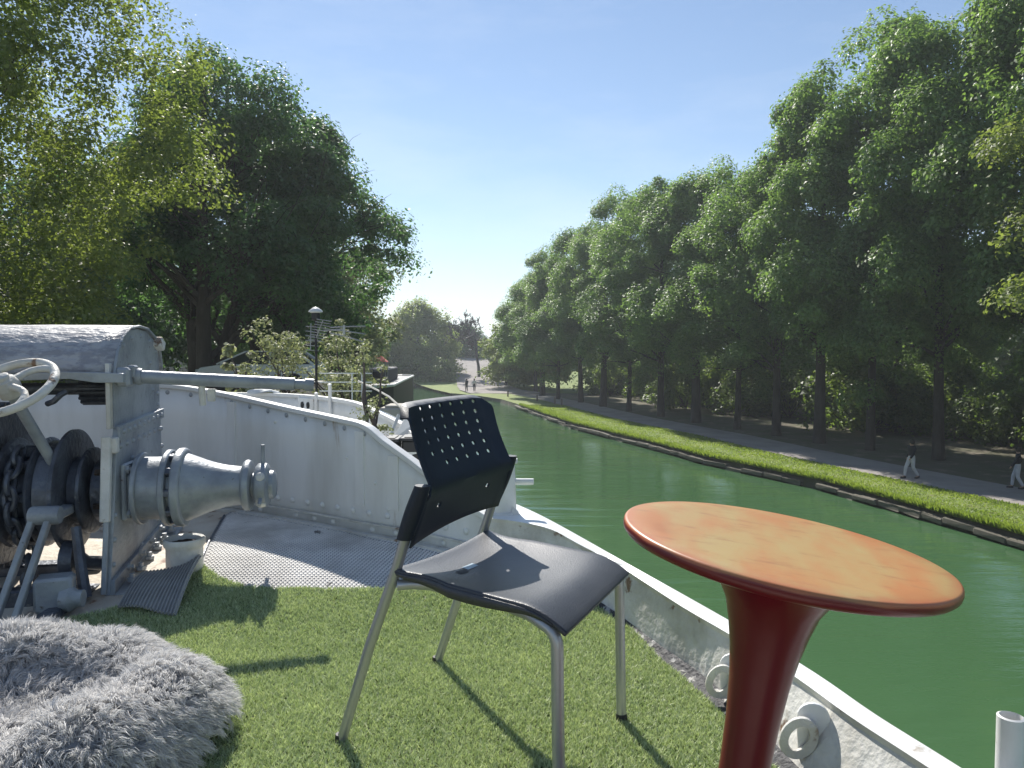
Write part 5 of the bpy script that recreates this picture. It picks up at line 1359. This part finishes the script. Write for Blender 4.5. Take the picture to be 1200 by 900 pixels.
# white canvas cover
cvv = thing('canvas_cover', 'white folded canvas cover rising behind the chair back', 'cover', (0, 0, 0))
b = MB(); A_ = [(-.83, 5.15, 5.39), (-.45, 5.0, 5.37), (-.52, 5.1, 5.63), (-.74, 5.25, 5.56)]
B_ = [(x-.02, y+.45, z) for x, y, z in A_]; b.add(A_+B_, [(0, 1, 2, 3), (4, 7, 6, 5), (0, 3, 7, 4), (1, 5, 6, 2), (2, 6, 7, 3), (0, 4, 5, 1)]); b.build('cover_sheet', M['canvas'], cvv, bevel=.012)
b = MB(); b.tube([(-.87, 5.15, 5.34), (-.79, 5.23, 5.56)], .012, 8); b.build('edge_roll', M['canvas'], cvv)
b = MB(); b.tube([(-1.35, 6.6, 5.74), (-1.1, 6.1, 5.69), (-.95, 5.8, 5.65), (-.80, 5.5, 5.575)], .008, 8); tag(b.build('mooring_rope', M['rope']), 'white rope running down from the shrubs toward the canvas cover', 'rope')
b = MB()
for x in (-1.62, -1.52): b.tube([(x, 7.6, 5.0), (x, 7.6, 5.78)], .007, 6)
for z in (5.6, 5.69, 5.78): b.tube([(-1.95, 7.6, z), (-1.42, 7.6, z)], .006, 6)
tag(b.build('low_railing', M['white']), 'thin white railing behind the potted shrubs', 'railing')
# pale flower boxes / low wall seen through the plants
b = MB(); b.box((0, 0, .2), (.75, .35, .4), bev=.02); b.box((0, 0, .42), (.8, .4, .04), bev=.01); tag(b.build('deck_locker', M['wallpale'], loc=(-3.0, 10.4, ND+.13)), 'pale deck locker seen through the potted shrubs', 'locker')
b = MB(); b.box((0, 0, .13), (.5, .5, .26), bev=.02); b.box((.02, 0, .275), (.4, .45, .03), bev=.01); tag(b.build('deck_crate', M['wallpale'], loc=(-1.45, 9.8, ND)), 'pale low crate on the sunlit deck right of the shrubs', 'crate')
# antenna mast
am = thing('antenna_mast', 'thin mast with small lamp cap and several television antennas', 'antenna', (-2.085, 8.0, ND))
b = MB(); b.lathe([(.014, 0), (.014, 1.42), (.0, 1.425)], n=10); b.build('mast', M['rubber'], am)
b = MB(); b.lathe([(.02, 1.385), (.075, 1.40), (.07, 1.415), (.03, 1.445), (.0, 1.455)], n=20); b.build('lamp_cap', M['white'], am)
b = MB(); b.lathe([(.035, 1.31), (.045, 1.32), (.045, 1.385), (.03, 1.395)], n=14); b.build('lamp', M['rubber'], am)
b = MB(); b.tube([(0, 0, 1.12), (.10, -.1, 1.30)], .006, 6); yg = b.build('antenna_boom', M['antenna'], am)
for k in range(9):
    t = k/8; c0 = Vector((0, 0, 1.10)).lerp(Vector((.11, -.08, 1.31)), t); q = MB(); q.tube([c0-Vector((.08, .0, -.012)), c0+Vector((.08, 0, -.012))], .0045, 5); q.build('element', M['antenna'], yg)
b = MB(); b.tube([(-.06, 0, 1.0), (-.05, 0, 1.28)], .006, 6); dp = b.build('dipole_stem', M['antenna'], am)
for k in range(6): q = MB(); q.tube([(-.11, 0, 1.0+.05*k), (.03, 0, 1.0+.05*k-.012)], .0045, 5); q.build('element', M['antenna'], dp)
b = MB(); b.tube([(.0, 0, 1.20), (.30, 0, 1.22)], .008, 6); b.box((.30, 0, 1.21), (.025, .025, .10)); ra_ = b.build('rod_arm', M['antenna'], am)
for z0, z1 in ((1.245, 1.25), (1.20, 1.165), (1.145, 1.075)): q = MB(); q.tube([(.15, 0, 1.21+(z0-1.2)*.6), (.30, 0, z0), (.53, 0, z1)], .008, 6); q.build('element', M['antenna'], ra_)

# ------------------------------------------------------------------ air between us and the far trees
b = MB(); b.add([(x, y, z) for x in (-1600, 1600) for y in (-400, 3700) for z in (-2, 60)], [(0, 1, 3, 2), (4, 6, 7, 5), (0, 4, 5, 1), (2, 3, 7, 6), (0, 2, 6, 4), (1, 5, 7, 3)])
hz = bpy.data.materials.new('haze_air'); hz.use_nodes = True
t = hz.node_tree; t.nodes.remove(t.nodes['Principled BSDF'])
pv = t.nodes.new('ShaderNodeVolumePrincipled'); pv.inputs['Color'].default_value = (0.86, 0.92, 1.0, 1); pv.inputs['Density'].default_value = 0.00075; pv.inputs['Anisotropy'].default_value = 0.3
t.links.new(pv.outputs[0], t.nodes['Material Output'].inputs['Volume'])
b.build('haze', hz, kind='stuff')
# labels of look-alike trees and shrubs told apart by their place in the photo
def px_of(o): return 600+880*o.location.x/max(o.location.y, 1)
ORD = ['leftmost', 'second', 'third', 'fourth', 'fifth', 'sixth', 'seventh', 'eighth', 'ninth', 'tenth', 'eleventh', 'twelfth', 'thirteenth', 'fourteenth', 'fifteenth', 'sixteenth', 'seventeenth', 'eighteenth', 'nineteenth', 'twentieth']
for gname, base in (('trees of the wood behind the avenue', 'dark tree in the wood behind the avenue'), ('trees on the left bank behind the chestnuts', 'dark tree behind the chestnuts on the left bank'),
                    ('light green trees at the far end of the avenue', 'light green tree where the avenue meets the far road'), ('distant trees beyond the canal end', 'distant tree on the skyline beyond the canal'),
                    ('shrubs at the foot of the willow', 'dark shrub at the foot of the willow'), (pg, 'short dark wooden post beside the gravel path')):
    L_ = sorted([o for o in bpy.data.objects if o.get('group') == gname], key=px_of)
    for i, o in enumerate(L_): o['label'] = base+', '+(ORD[i] if i < 20 else 'rightmost')+(' of them' if i == 0 or i >= 20 else ' from the left')
